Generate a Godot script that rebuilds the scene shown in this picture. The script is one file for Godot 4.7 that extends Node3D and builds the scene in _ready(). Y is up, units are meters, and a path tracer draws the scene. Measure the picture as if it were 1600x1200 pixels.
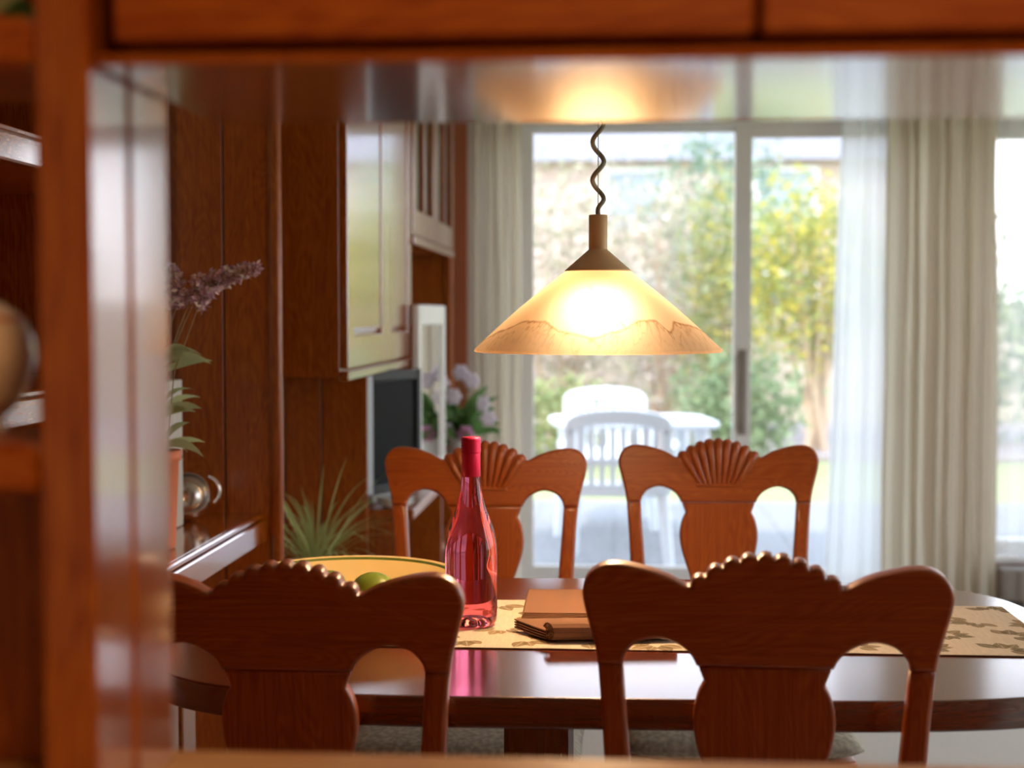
extends Node3D
# A dining room seen through the open shelves of a kitchen divider; y up, metres, the room runs away along -z.

var M = {}
var used = {}
var rng = RandomNumberGenerator.new()


# ------------------------------------------------------------------ mesh building
class MB:
	var st = SurfaceTool.new()
	var grain = 1
	var off = Vector2.ZERO
	var scale_uv = true
	func _init(g = 1, o = Vector2.ZERO):
		st.begin(Mesh.PRIMITIVE_TRIANGLES)
		grain = g
		off = o
	func uv_of(p, n):
		var a = n.abs()
		var m = 0
		if a.y > a[m]: m = 1
		if a.z > a[m]: m = 2
		if m == grain:
			return Vector2(p[(m + 1) % 3], p[(m + 2) % 3]) + off
		return Vector2(p[3 - m - grain], p[grain]) + off
	# corners counter-clockwise as seen from outside
	func tri(a, b, c, sg = -1):
		var n = (b - a).cross(c - a)
		st.set_smooth_group(sg)
		for p in [a, c, b]:
			st.set_uv(uv_of(p, n))
			st.add_vertex(p)
	func quad(a, b, c, d, sg = -1):
		tri(a, b, c, sg)
		tri(a, c, d, sg)
	func quad_uv(a, b, c, d, ua, ub, uc, ud, sg = 0):
		st.set_smooth_group(sg)
		var ps = [a, c, b, a, d, c]
		var us = [ua, uc, ub, ua, ud, uc]
		for i in 6:
			st.set_uv(us[i])
			st.add_vertex(ps[i])
	func out_tri(a, b, c, o, sg = -1):
		if (b - a).cross(c - a).dot((a + b + c) / 3.0 - o) < 0.0:
			tri(a, c, b, sg)
		else:
			tri(a, b, c, sg)
	func out_quad(a, b, c, d, o, sg = -1):
		out_tri(a, b, c, o, sg)
		out_tri(a, c, d, o, sg)
	# chamfered box
	func box(c, s, b = 0.002):
		var h = s * 0.5
		b = minf(b, minf(h.x, minf(h.y, h.z)) * 0.49)
		var q = {}
		for sx in [-1, 1]:
			for sy in [-1, 1]:
				for sz in [-1, 1]:
					var k = Vector3(sx, sy, sz)
					var i = h - Vector3(b, b, b)
					q[[sx, sy, sz]] = [c + Vector3(h.x, i.y, i.z) * k, c + Vector3(i.x, h.y, i.z) * k, c + Vector3(i.x, i.y, h.z) * k]
		for ax in 3:
			var u = (ax + 1) % 3
			var v = (ax + 2) % 3
			for s1 in [-1, 1]:
				var f = []
				for uv in [[-1, -1], [1, -1], [1, 1], [-1, 1]]:
					var k = [0, 0, 0]
					k[ax] = s1
					k[u] = uv[0]
					k[v] = uv[1]
					f.append(q[k][ax])
				out_quad(f[0], f[1], f[2], f[3], c)
				for s2 in [-1, 1]:
					var k0 = [0, 0, 0]
					k0[ax] = -1
					k0[u] = s1
					k0[v] = s2
					var k1 = k0.duplicate()
					k1[ax] = 1
					out_quad(q[k0][u], q[k1][u], q[k1][v], q[k0][v], c)
		for k in q:
			out_tri(q[k][0], q[k][1], q[k][2], c)
		return self
	func span(lo, hi, b = 0.002):
		return box((lo + hi) * 0.5, (hi - lo).abs(), b)
	# a closed outline (counter-clockwise, x and y) as a slab of thickness t round z = 0, with rounded edges
	func slab(poly, t, b = 0.004, steps = 3, xf = Transform3D()):
		if Geometry2D.is_polygon_clockwise(poly):
			poly = poly.duplicate()
			poly.reverse()
		var n = poly.size()
		var nrm = []
		for i in n:
			var d0 = (poly[i] - poly[(i + n - 1) % n]).normalized()
			var d1 = (poly[(i + 1) % n] - poly[i]).normalized()
			var a = Vector2(d0.y, -d0.x)
			var e = Vector2(d1.y, -d1.x)
			var m = a + e
			nrm.append(m.normalized() / maxf(0.6, m.length() * 0.5))
		var rings = []
		for side in [1, -1]:
			var list = []
			for k in steps + 1:
				var w = float(k) / steps * PI / 2
				list.append([b * (1.0 - sin(w)), side * (t / 2 - b + b * cos(w))])
			if side < 0: list.reverse()
			rings += list
		var pts = []
		for r in rings:
			var ring = []
			for i in n:
				var p = poly[i] - nrm[i] * r[0]
				ring.append(xf * Vector3(p.x, p.y, r[1]))
			pts.append(ring)
		for k in range(pts.size() - 1):
			for i in n:
				var j = (i + 1) % n
				quad(pts[k + 1][i], pts[k + 1][j], pts[k][j], pts[k][i], 1)
		var flat = PackedVector2Array()
		for i in n: flat.append(poly[i] - nrm[i] * b)
		var idx = Geometry2D.triangulate_polygon(flat)
		if idx.is_empty(): idx = Geometry2D.triangulate_polygon(PackedVector2Array(poly))
		var last = pts.size() - 1
		for k in range(0, idx.size(), 3):
			var a = idx[k]
			var bb = idx[k + 1]
			var c = idx[k + 2]
			if (flat[bb] - flat[a]).cross(flat[c] - flat[a]) < 0:
				var s = bb
				bb = c
				c = s
			tri(pts[0][a], pts[0][bb], pts[0][c], -1)
			tri(pts[last][a], pts[last][c], pts[last][bb], -1)
		return self
	# profile of [radius, height], bottom outside first, turned about y
	func lathe(prof, segs = 32, c = Vector3.ZERO, uvs = false, sg = 1):
		var v = [0.0]
		for k in range(1, prof.size()): v.append(v[-1] + prof[k - 1].distance_to(prof[k]))
		var total = v[-1]
		for k in range(prof.size() - 1):
			for i in segs:
				var a0 = TAU * i / segs
				var a1 = TAU * (i + 1) / segs
				var p0 = prof[k]
				var p1 = prof[k + 1]
				var a = c + Vector3(p0.x * cos(a0), p0.y, p0.x * sin(a0))
				var b = c + Vector3(p0.x * cos(a1), p0.y, p0.x * sin(a1))
				var d = c + Vector3(p1.x * cos(a0), p1.y, p1.x * sin(a0))
				var e = c + Vector3(p1.x * cos(a1), p1.y, p1.x * sin(a1))
				if uvs:
					var u0 = float(i) / segs
					var u1 = float(i + 1) / segs
					quad_uv(a, d, e, b, Vector2(u0, 1 - v[k] / total), Vector2(u0, 1 - v[k + 1] / total), Vector2(u1, 1 - v[k + 1] / total), Vector2(u1, 1 - v[k] / total), sg)
				else:
					if p0.x > 1e-6: tri(a, e, b, sg)
					if p1.x > 1e-6: tri(a, d, e, sg)
		return self
	func tube(pts, rad, segs = 8, caps = true):
		var n = pts.size()
		var rings = []
		var t0 = (pts[1] - pts[0]).normalized()
		var up = Vector3.UP if absf(t0.y) < 0.9 else Vector3.RIGHT
		var u = t0.cross(up).normalized()
		for i in n:
			var t = (pts[mini(i + 1, n - 1)] - pts[maxi(i - 1, 0)]).normalized()
			u = (u - t * u.dot(t)).normalized()
			var w = t.cross(u)
			var r = rad[i] if rad is Array else rad
			var ring = []
			for k in segs:
				var a = TAU * k / segs
				ring.append(pts[i] + (u * cos(a) + w * sin(a)) * r)
			rings.append(ring)
		for i in n - 1:
			for k in segs:
				var j = (k + 1) % segs
				quad(rings[i][k], rings[i][j], rings[i + 1][j], rings[i + 1][k], 1)
		if caps:
			for k in range(1, segs - 1):
				tri(rings[0][0], rings[0][k + 1], rings[0][k])
				tri(rings[n - 1][0], rings[n - 1][k], rings[n - 1][k + 1])
		return self
	func ellipsoid(c, r, segs = 16, rings = 10, xf = Transform3D()):
		for i in rings:
			for k in segs:
				var ps = []
				for q in [[i, k], [i + 1, k], [i + 1, k + 1], [i, k + 1]]:
					var th = PI * q[0] / rings
					var ph = TAU * q[1] / segs
					ps.append(xf * (c + Vector3(sin(th) * cos(ph), cos(th), -sin(th) * sin(ph)) * r))
				if i > 0: tri(ps[0], ps[2], ps[3], 1)
				if i > 0 and i < rings - 1: tri(ps[0], ps[1], ps[2], 1)
				elif i == 0: tri(ps[0], ps[1], ps[2], 1)
		return self
	func done():
		st.generate_normals()
		st.generate_tangents()
		st.index()
		return st.commit()


func mb(g = 1):
	return MB.new(g, Vector2(rng.randf() * 3.0, rng.randf() * 3.0))


func numbered(n):
	used[n] = used.get(n, -1) + 1
	return n if used[n] == 0 else "%s_%03d" % [n, used[n]]


func part(called, b, m, parent, label = ""):
	var o = MeshInstance3D.new()
	o.mesh = b.done() if b is MB else b
	o.material_override = m
	o.name = called
	parent.add_child(o, true)
	if label: o.set_meta("label", label)
	return o


func tag(o, label, category, group = ""):
	o.set_meta("label", label)
	o.set_meta("category", category)
	if group: o.set_meta("group", group)
	return o


func thing(called, label, category, at = Vector3.ZERO, turn = 0.0, group = ""):
	var o = Node3D.new()
	o.name = numbered(called)
	add_child(o, true)
	o.position = at
	o.rotation_degrees.y = turn
	return tag(o, label, category, group)


func single(called, b, m, label, category, at = Vector3.ZERO, turn = 0.0, group = ""):
	var o = part(numbered(called), b, m, self)
	o.position = at
	o.rotation_degrees.y = turn
	return tag(o, label, category, group)


func struct(called, b, m, parent = null):
	var o = part(called if parent else numbered(called), b, m, parent if parent else self)
	if not parent: o.set_meta("kind", "structure")
	return o


# ------------------------------------------------------------------ materials
func srgb(r, g, b):
	return Color(r / 255.0, g / 255.0, b / 255.0)


func mat(color, rough = 0.6, metal = 0.0, spec = 0.5):
	var m = StandardMaterial3D.new()
	m.albedo_color = color
	m.roughness = rough
	m.metallic = metal
	m.metallic_specular = spec
	return m


func image_of(w, h, f):
	var d = PackedByteArray()
	d.resize(w * h * 3)
	var i = 0
	for y in h:
		for x in w:
			var c = f.call(x, y)
			d[i] = int(clampf(c.r, 0, 1) * 255)
			d[i + 1] = int(clampf(c.g, 0, 1) * 255)
			d[i + 2] = int(clampf(c.b, 0, 1) * 255)
			i += 3
	return ImageTexture.create_from_image(Image.create_from_data(w, h, false, Image.FORMAT_RGB8, d))


func noise(seed_, freq, oct = 3):
	var n = FastNoiseLite.new()
	n.seed = seed_
	n.noise_type = FastNoiseLite.TYPE_SIMPLEX_SMOOTH
	n.frequency = freq
	n.fractal_octaves = oct
	return n


# wood with its grain along v; wraps by mirrored sampling of noise on a circle across u
func wood_texture(seed_, pores, rings):
	var n = noise(seed_, 1.0, 3)
	var n2 = noise(seed_ + 9, 1.0, 2)
	return image_of(256, 512, func(x, y):
		var a = TAU * x / 256.0
		var b = TAU * y / 512.0
		var c = Vector2(cos(a), sin(a))
		var e = Vector2(cos(b), sin(b))
		var warp = n2.get_noise_3d(c.x * 0.7 + e.x * 0.35, c.y * 0.7 + 3.0, e.y * 0.35)
		var fib = n.get_noise_3d(c.x * 16.0 + e.x * 0.6, c.y * 16.0, e.y * 0.6)
		var pore = n.get_noise_3d(c.x * 34.0 + e.x * 2.4 + 20.0, c.y * 34.0, e.y * 2.4)
		var line = 0.5 + 0.5 * sin((warp * 2.2 + c.x * 0.5) * TAU * rings)
		var v = 0.86 + 0.10 * fib + 0.07 * (line - 0.5) - pores * maxf(0.0, pore - 0.1)
		return Color(v, v * v * 1.02, v * v * v * 1.03))


func wood(color, tex, rough = 0.3, spec = 0.8, coat = 0.6, coat_rough = 0.22, scale = Vector3(2.2, 0.9, 1)):
	var m = mat(color, rough, 0.0, spec)
	m.albedo_texture = tex
	m.uv1_scale = scale
	if coat > 0:
		m.clearcoat_enabled = true
		m.clearcoat = coat
		m.clearcoat_roughness = coat_rough
	return m


func lin(r, g, b):
	return Color(r, g, b).linear_to_srgb()


func cloth(color, through, rough = 0.9):
	var m = mat(color, rough, 0.0, 0.2)
	m.cull_mode = BaseMaterial3D.CULL_DISABLED
	if through > 0:
		m.backlight_enabled = true
		var c = color.srgb_to_linear()
		var top = maxf(c.r, maxf(c.g, c.b))
		m.backlight = lin(through * c.r / top, through * c.g / top, through * c.b / top)
	return m


func make_materials():
	var oak = wood_texture(3, 0.35, 3.0)
	var pine = wood_texture(8, 0.08, 5.0)
	M.oak = wood(srgb(184, 106, 20), oak, 0.36, 0.5, 0.25, 0.25)
	M.oak_gloss = wood(srgb(184, 106, 20), oak, 0.15, 1.0, 1.0, 0.09)
	M.chair = wood(srgb(192, 106, 38), pine, 0.34, 0.5, 0.3, 0.3, Vector3(2.6, 1.0, 1))
	M.table = wood(srgb(112, 48, 26), pine, 0.2, 0.8, 0.9, 0.15, Vector3(1.5, 0.6, 1))
	var tn = noise(21, 0.33, 2)
	var bump = image_of(512, 512, func(x, y):
		var v = 0.5 + 0.5 * tn.get_noise_2d(x, y)
		return Color(v, v, v))
	M.table.heightmap_enabled = true
	M.table.heightmap_texture = bump
	M.table.heightmap_scale = 0.012
	M.worktop = wood(srgb(238, 204, 156), pine, 0.4, 0.5, 0.0)
	M.plaster = mat(srgb(214, 204, 188), 0.9)
	M.brown_wall = mat(srgb(204, 128, 92), 0.85)
	M.ceiling = mat(srgb(228, 224, 216), 0.95)
	var cn = noise(5, 0.35, 3)
	M.carpet = mat(srgb(222, 212, 198), 0.95, 0.0, 0.2)
	M.carpet.albedo_texture = image_of(256, 256, func(x, y):
		var v = 0.9 + 0.12 * cn.get_noise_2d(x, y)
		return Color(v, v, v))
	M.carpet.uv1_triplanar = true
	M.carpet.uv1_scale = Vector3(2, 2, 2)
	M.frame_white = mat(srgb(236, 232, 226), 0.4)
	M.frame_grey = mat(srgb(150, 138, 126), 0.45)
	M.steel = mat(srgb(226, 184, 138), 0.42, 0.25)
	M.silver = mat(srgb(232, 226, 222), 0.17, 1.0)
	M.dark = mat(srgb(30, 28, 30), 0.4)
	M.black = mat(srgb(24, 22, 20), 0.6)
	M.screen = mat(srgb(16, 16, 20), 0.3, 0.0, 0.2)
	M.silver_plastic = mat(srgb(176, 178, 182), 0.35, 0.3)
	M.pane = mat(Color(1, 1, 1, 0.04), 0.0)
	M.pane.transparency = BaseMaterial3D.TRANSPARENCY_ALPHA
	M.mirror = mat(srgb(240, 240, 240), 0.03, 1.0)
	M.cabinet_glass = mat(srgb(60, 56, 48), 0.04, 0.0, 1.0)
	M.terracotta = mat(srgb(206, 116, 78), 0.6)
	M.white_pot = mat(srgb(222, 220, 214), 0.4)
	M.grey_box = mat(srgb(196, 188, 178), 0.7)
	M.leaf_sage = cloth(srgb(170, 180, 136), 0.3)
	M.leaf_green = cloth(srgb(78, 104, 58), 0.3, 0.6)
	M.leaf_grass = cloth(srgb(186, 194, 128), 0.3, 0.6)
	M.stem = mat(srgb(150, 124, 84), 0.8)
	M.lavender = cloth(srgb(150, 112, 138), 0.25)
	M.mauve = cloth(srgb(244, 234, 244), 0.4)
	M.pink = cloth(srgb(214, 150, 190), 0.4)
	M.cord = mat(srgb(150, 150, 132), 0.5)
	M.capsule = mat(srgb(196, 34, 88), 0.32, 0.4)
	M.glass = mat(Color(1.0, 0.96, 0.97, 0.0), 0.0)
	M.glass.refraction_enabled = true
	M.glass.refraction_scale = 0.05
	M.wine = mat(Color(1.0, 0.50, 0.62, 0.0), 0.0)
	M.wine.refraction_enabled = true
	M.wine.refraction_scale = 0.04
	M.napkin = cloth(srgb(126, 94, 76), 0.0)
	M.bowl_in = mat(srgb(236, 206, 140), 0.25)
	M.bowl_rim = mat(srgb(92, 110, 40), 0.3)
	M.lime = mat(srgb(120, 140, 50), 0.4)
	M.cushion = cloth(srgb(196, 184, 166), 0.0)
	M.cushion.albedo_texture = image_of(128, 128, func(x, y):
		var v = 0.88 + 0.2 * cn.get_noise_2d(x * 0.35, y * 0.35)
		return Color(v, v, v * 0.98))
	M.cushion.uv1_scale = Vector3(4, 4, 1)
	M.sheer = cloth(Color(0.93, 0.94, 0.94, 0.84), 1.0)
	M.sheer.transparency = BaseMaterial3D.TRANSPARENCY_ALPHA
	M.voile = cloth(Color(0.93, 0.94, 0.94, 0.42), 1.0)
	M.voile.transparency = BaseMaterial3D.TRANSPARENCY_ALPHA
	M.drape = cloth(srgb(224, 214, 194), 0.55)
	M.plastic = mat(srgb(224, 232, 238), 0.35)
	M.vase = mat(srgb(222, 202, 186), 0.2)
	make_runner()
	make_shade()


func leaf_in(p, c, ang, len_, wid):
	var q = (p - c).rotated(-ang)
	var t = q.x / len_
	if t < 0.0 or t > 1.0: return false
	return absf(q.y) < wid * sin(PI * pow(t, 0.8)) and absf(q.y) > wid * 0.03


func make_runner():
	var w = 1536
	var h = 384
	var px = 1000.0
	var im = Image.create(w, h, false, Image.FORMAT_RGB8)
	var n = noise(31, 0.05, 2)
	for y in h:
		for x in w:
			var weave = 0.02 * sin(x * 2.1) * sin(y * 2.1) + 0.03 * n.get_noise_2d(x * 3.0, y * 0.4)
			im.set_pixel(x, y, Color(0.80 + weave, 0.75 + weave, 0.68 + weave))
	var r = RandomNumberGenerator.new()
	r.seed = 12
	for row in 4:
		for col in 15:
			var c = Vector2(50 + col * 104 + (row % 2) * 50 + r.randf_range(-14, 14), 48 + row * 96 + r.randf_range(-10, 10))
			var a0 = r.randf() * TAU
			for k in 6:
				var ang = a0 + (k - 2.5) * 0.62 + r.randf_range(-0.15, 0.15)
				var ll = r.randf_range(26, 44)
				var ww = ll * r.randf_range(0.26, 0.36)
				var col_c = Color(0.50, 0.43, 0.32).lerp(Color(0.38, 0.33, 0.25), r.randf())
				var start = c + Vector2(cos(ang), sin(ang)) * r.randf_range(6, 16)
				for y in range(maxi(0, int(start.y - ll)), mini(h, int(start.y + ll))):
					for x in range(maxi(0, int(start.x - ll)), mini(w, int(start.x + ll))):
						if leaf_in(Vector2(x, y), start, ang, ll, ww):
							im.set_pixel(x, y, im.get_pixel(x, y).lerp(col_c, 0.75))
	M.runner = mat(Color.WHITE, 0.9, 0.0, 0.2)
	M.runner.albedo_texture = ImageTexture.create_from_image(im)


# marbled glass: warm cream with brown wisps swirling round the lower part
func make_shade():
	var n = noise(41, 1.0, 2)
	var n2 = noise(47, 1.0, 3)
	# the upper edge of the wisps round the shade: [angle, share of the way from cap to rim]
	var edge_at = [[0, 0.78], [25, 0.70], [38, 0.66], [48, 0.76], [53, 0.64], [62, 0.635], [80, 0.755], [92, 0.825], [106, 0.77], [122, 0.66], [138, 0.65], [152, 0.75], [172, 0.86], [200, 0.74], [228, 0.68], [255, 0.82], [285, 0.70], [310, 0.66], [338, 0.84], [360, 0.78]]
	var wave = PackedFloat32Array()
	var line = PackedFloat32Array()
	for x in 1024:
		var g = 360.0 * x / 1024.0
		var k = 0
		while edge_at[k + 1][0] < g: k += 1
		var w = (g - edge_at[k][0]) / (edge_at[k + 1][0] - edge_at[k][0])
		wave.append(lerpf(edge_at[k][1], edge_at[k + 1][1], smoothstep(0.0, 1.0, w)))
		# one long vein that runs up from the wisps towards the cap
		line.append(lerpf(0.68, 0.20, (g - 74.0) / 26.0) + 0.03 * sin(g * 0.45) if g > 74.0 and g < 100.0 else -1.0)
	var tex = image_of(1024, 256, func(x, y):
		var a = TAU * x / 1024.0
		var v = y / 256.0
		var e = Vector2(cos(a), sin(a))
		var d = v - wave[x] - 0.012 * n.get_noise_2d(e.x * 9.0, e.y * 9.0)
		var fil = n2.get_noise_3d(e.x * 11.0 + v * 2.0, e.y * 11.0 - v * 2.0, v * 3.0)
		var below = smoothstep(-0.012, 0.016, d)
		var s = exp(-pow(d / 0.013, 2.0)) * 0.42 + below * 0.15
		s += below * pow(maxf(0.0, 1.0 - absf(fil) * 5.0), 2.0) * 0.5 * exp(-maxf(d, 0.0) * 7.0)
		if line[x] > 0.0: s += exp(-pow((v - line[x]) / 0.022, 2.0)) * lerpf(0.10, 0.55, v)
		s += smoothstep(0.93, 1.0, v) * 0.12
		return Color(0.97, 0.85, 0.70).lerp(Color(0.50, 0.29, 0.13), clampf(s, 0, 1)))
	M.shade = mat(Color(1, 1, 1, 0.925), 1.0, 0.0, 0.4)
	M.shade.refraction_enabled = true
	M.shade.refraction_scale = 0.06
	M.shade.albedo_texture = tex
	M.shade.cull_mode = BaseMaterial3D.CULL_DISABLED
	M.shade.backlight_enabled = true
	M.shade.backlight = lin(0.085, 0.079, 0.070)


# ------------------------------------------------------------------ camera and light
func make_view():
	var cam = Camera3D.new()
	cam.name = "camera"
	add_child(cam)
	cam.position = Vector3(0, 1.26, 0)
	cam.rotation_degrees = Vector3(-2.72, 3.96, 0)
	var a = CameraAttributesPhysical.new()
	a.frustum_focal_length = 46.24
	a.frustum_focus_distance = 2.35
	a.exposure_aperture = 3.0
	a.frustum_near = 0.05
	a.frustum_far = 300.0
	cam.attributes = a
	cam.fov = 29.09
	cam.current = true

	var e = Environment.new()
	e.background_mode = Environment.BG_SKY
	var sky = Sky.new()
	var sm = ProceduralSkyMaterial.new()
	sm.sky_top_color = srgb(196, 214, 240)
	sm.sky_horizon_color = srgb(246, 246, 250)
	sm.sky_curve = 0.25
	sm.ground_bottom_color = srgb(120, 122, 110)
	sm.ground_horizon_color = srgb(210, 210, 208)
	sm.sky_energy_multiplier = 1.0
	sm.sun_angle_max = 1.0
	sky.sky_material = sm
	e.sky = sky
	e.background_energy_multiplier = 4.8
	e.tonemap_mode = Environment.TONE_MAPPER_LINEAR
	e.tonemap_exposure = 1.08
	e.sdfgi_enabled = true
	e.ssao_enabled = true
	e.ssil_enabled = true
	var we = WorldEnvironment.new()
	we.name = "world_environment"
	we.environment = e
	add_child(we)

	var sun = DirectionalLight3D.new()
	sun.name = "sun"
	sun.light_color = srgb(255, 244, 226)
	sun.light_energy = 1.1
	sun.light_angular_distance = 3.0
	sun.shadow_enabled = true
	sun.rotation_degrees = Vector3(-48, -20, 0)
	add_child(sun)


# ------------------------------------------------------------------ the rooms
const LEFT = -1.22
const RIGHT = 3.2
const BACK = -6.62
const TOP = 2.5


func make_shell():
	struct("floor", mb().span(Vector3(LEFT - 0.15, -0.1, BACK - 0.12), Vector3(RIGHT + 0.15, 0.0, 2.75), 0.0), M.carpet)
	struct("ceiling", mb().span(Vector3(LEFT - 0.15, TOP, BACK - 0.12), Vector3(RIGHT + 0.15, TOP + 0.12, 2.75), 0.0), M.ceiling)
	struct("wall_left", mb().span(Vector3(LEFT - 0.15, 0, BACK - 0.12), Vector3(LEFT, TOP, 2.75), 0.0), M.plaster)
	# side wall with a wide window, out of view
	var r = mb()
	r.span(Vector3(RIGHT, 0, BACK - 0.12), Vector3(RIGHT + 0.15, TOP, -5.1), 0.0)
	r.span(Vector3(RIGHT, 0, -1.5), Vector3(RIGHT + 0.15, TOP, 2.75), 0.0)
	r.span(Vector3(RIGHT, 0, -5.1), Vector3(RIGHT + 0.15, 0.3, -1.5), 0.0)
	r.span(Vector3(RIGHT, 2.3, -5.1), Vector3(RIGHT + 0.15, TOP, -1.5), 0.0)
	struct("wall_right", r, M.plaster)
	var sw = Node3D.new()
	sw.name = "window_2"
	sw.set_meta("kind", "structure")
	add_child(sw)
	var sf = mb()
	for z in [-5.1, -3.33, -1.56]: sf.span(Vector3(RIGHT + 0.04, 0.3, z), Vector3(RIGHT + 0.10, 2.3, z + 0.06))
	for y in [0.3, 2.24]: sf.span(Vector3(RIGHT + 0.042, y, -5.04), Vector3(RIGHT + 0.098, y + 0.06, -1.56))
	part("window_frame", sf, M.frame_white, sw)
	for z in [-5.04, -3.27]: part("pane", mb().span(Vector3(RIGHT + 0.068, 0.36, z), Vector3(RIGHT + 0.072, 2.24, z + 1.71), 0.0), M.pane, sw)
	# the end wall with the sliding door and the low window
	var w = mb()
	w.span(Vector3(LEFT, 0, BACK - 0.12), Vector3(-0.66, TOP, BACK), 0.0)
	w.span(Vector3(-0.66, 2.12, BACK - 0.12), Vector3(RIGHT, TOP, BACK), 0.0)
	w.span(Vector3(1.36, 0, BACK - 0.12), Vector3(1.60, 2.12, BACK), 0.0)
	w.span(Vector3(1.60, 0, BACK - 0.12), Vector3(RIGHT, 0.20, BACK), 0.0)
	w.span(Vector3(2.95, 0.20, BACK - 0.12), Vector3(RIGHT, 2.12, BACK), 0.0)
	struct("wall_back", w, M.brown_wall)
	# kitchen side, behind the camera
	struct("wall_kitchen", mb().span(Vector3(LEFT, 0, 2.6), Vector3(RIGHT, TOP, 2.75), 0.0), M.plaster)
	# warm ceiling lamp over the kitchen, behind the camera
	var t = thing("ceiling_lamp", "round warm ceiling lamp over the kitchen", "lamp", Vector3(0.35, TOP, 0.15))
	part("lamp_base", mb().lathe([Vector2(0.0, -0.03), Vector2(0.24, -0.03), Vector2(0.24, 0.0), Vector2(0.0, 0.0)], 40), M.frame_white, t)
	var glow = mat(srgb(255, 240, 220), 0.5)
	glow.emission_enabled = true
	glow.emission = srgb(255, 214, 160)
	glow.emission_energy_multiplier = 2.0
	part("lamp_diffuser", mb().lathe([Vector2(0.0, -0.085), Vector2(0.10, -0.08), Vector2(0.18, -0.062), Vector2(0.22, -0.03), Vector2(0.0, -0.03)], 40), glow, t)
	var al = AreaLight3D.new()
	al.name = "lamp_light"
	al.area_size = Vector2(0.4, 0.4)
	al.light_color = srgb(255, 202, 140)
	al.light_energy = 1.7
	al.area_range = 12.0
	al.area_attenuation = 2.0
	al.shadow_enabled = true
	al.rotation_degrees.x = -90.0
	al.position = Vector3(0, -0.095, 0)
	t.add_child(al)
	# wall above and beside the serving hatch
	var d = mb()
	d.span(Vector3(LEFT, 2.1, -1.17), Vector3(RIGHT, TOP, -0.92), 0.0)
	d.span(Vector3(1.32, 0, -1.08), Vector3(RIGHT, 2.1, -0.92), 0.0)
	struct("wall_divider", d, M.plaster)

	# sliding patio door
	var dr = Node3D.new()
	dr.name = "door_1"
	dr.set_meta("kind", "structure")
	add_child(dr)
	var f = mb()
	var zb = BACK - 0.10
	var zf = BACK - 0.01
	f.span(Vector3(-0.66, 0.0, zb), Vector3(-0.60, 2.12, zf))
	f.span(Vector3(1.30, 0.0, zb), Vector3(1.36, 2.12, zf))
	f.span(Vector3(-0.60, 2.085, zb), Vector3(1.30, 2.12, zf))
	f.span(Vector3(-0.60, 0.0, zb), Vector3(1.30, 0.04, zf))
	part("door_frame", f, M.frame_white, dr)
	var sashes = [[-0.60, -0.41, 2.068, zb + 0.005, zb + 0.04, 0.0], [-0.41, 0.575, 2.068, zb + 0.005, zb + 0.04, 0.025], [0.53, 1.30, 2.036, zf - 0.042, zf - 0.005, 0.055]]
	for s in sashes:
		var g = mb()
		var sx = s[5]
		g.span(Vector3(s[0], 0.04, s[3]), Vector3(s[0] + sx + 0.02, 2.085, s[4]))
		g.span(Vector3(s[1] - 0.045, 0.04, s[3]), Vector3(s[1], 2.085, s[4]))
		g.span(Vector3(s[0] + sx + 0.02, 0.04, s[3]), Vector3(s[1] - 0.045, 0.115, s[4]))
		g.span(Vector3(s[0] + sx + 0.02, s[2], s[3]), Vector3(s[1] - 0.045, 2.085, s[4]))
		var sash = part("sash", g, M.frame_white, dr)
		var zm = (s[3] + s[4]) / 2
		part("pane", mb().span(Vector3(s[0] + sx + 0.02, 0.115, zm - 0.002), Vector3(s[1] - 0.045, s[2], zm + 0.002), 0.0), M.pane, sash)
	var hd = mb()
	hd.span(Vector3(0.553, 0.72, zf - 0.005), Vector3(0.587, 1.10, zf + 0.004), 0.003)
	hd.span(Vector3(0.562, 0.74, zf + 0.004), Vector3(0.578, 0.77, zf + 0.03), 0.003)
	hd.span(Vector3(0.562, 1.05, zf + 0.004), Vector3(0.578, 1.08, zf + 0.03), 0.003)
	hd.span(Vector3(0.561, 0.74, zf + 0.03), Vector3(0.579, 1.08, zf + 0.04), 0.004)
	part("door_handle", hd, M.frame_grey, dr, "grey pull handle of the sliding door")
	# low window beside it
	var wn = Node3D.new()
	wn.name = "window_1"
	wn.set_meta("kind", "structure")
	add_child(wn)
	var wf = mb()
	wf.span(Vector3(1.60, 0.20, zb), Vector3(1.66, 2.12, zf))
	wf.span(Vector3(2.89, 0.20, zb), Vector3(2.95, 2.12, zf))
	wf.span(Vector3(1.66, 0.20, zb), Vector3(2.89, 0.26, zf))
	wf.span(Vector3(1.66, 2.025, zb), Vector3(2.89, 2.12, zf))
	part("window_frame", wf, M.frame_white, wn)
	part("pane", mb().span(Vector3(1.66, 0.26, zb + 0.04), Vector3(2.89, 2.025, zb + 0.044), 0.0), M.pane, wn)
	part("window_sill", mb().span(Vector3(1.58, 0.175, BACK - 0.01), Vector3(2.97, 0.205, BACK + 0.10)), M.frame_white, wn)


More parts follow.
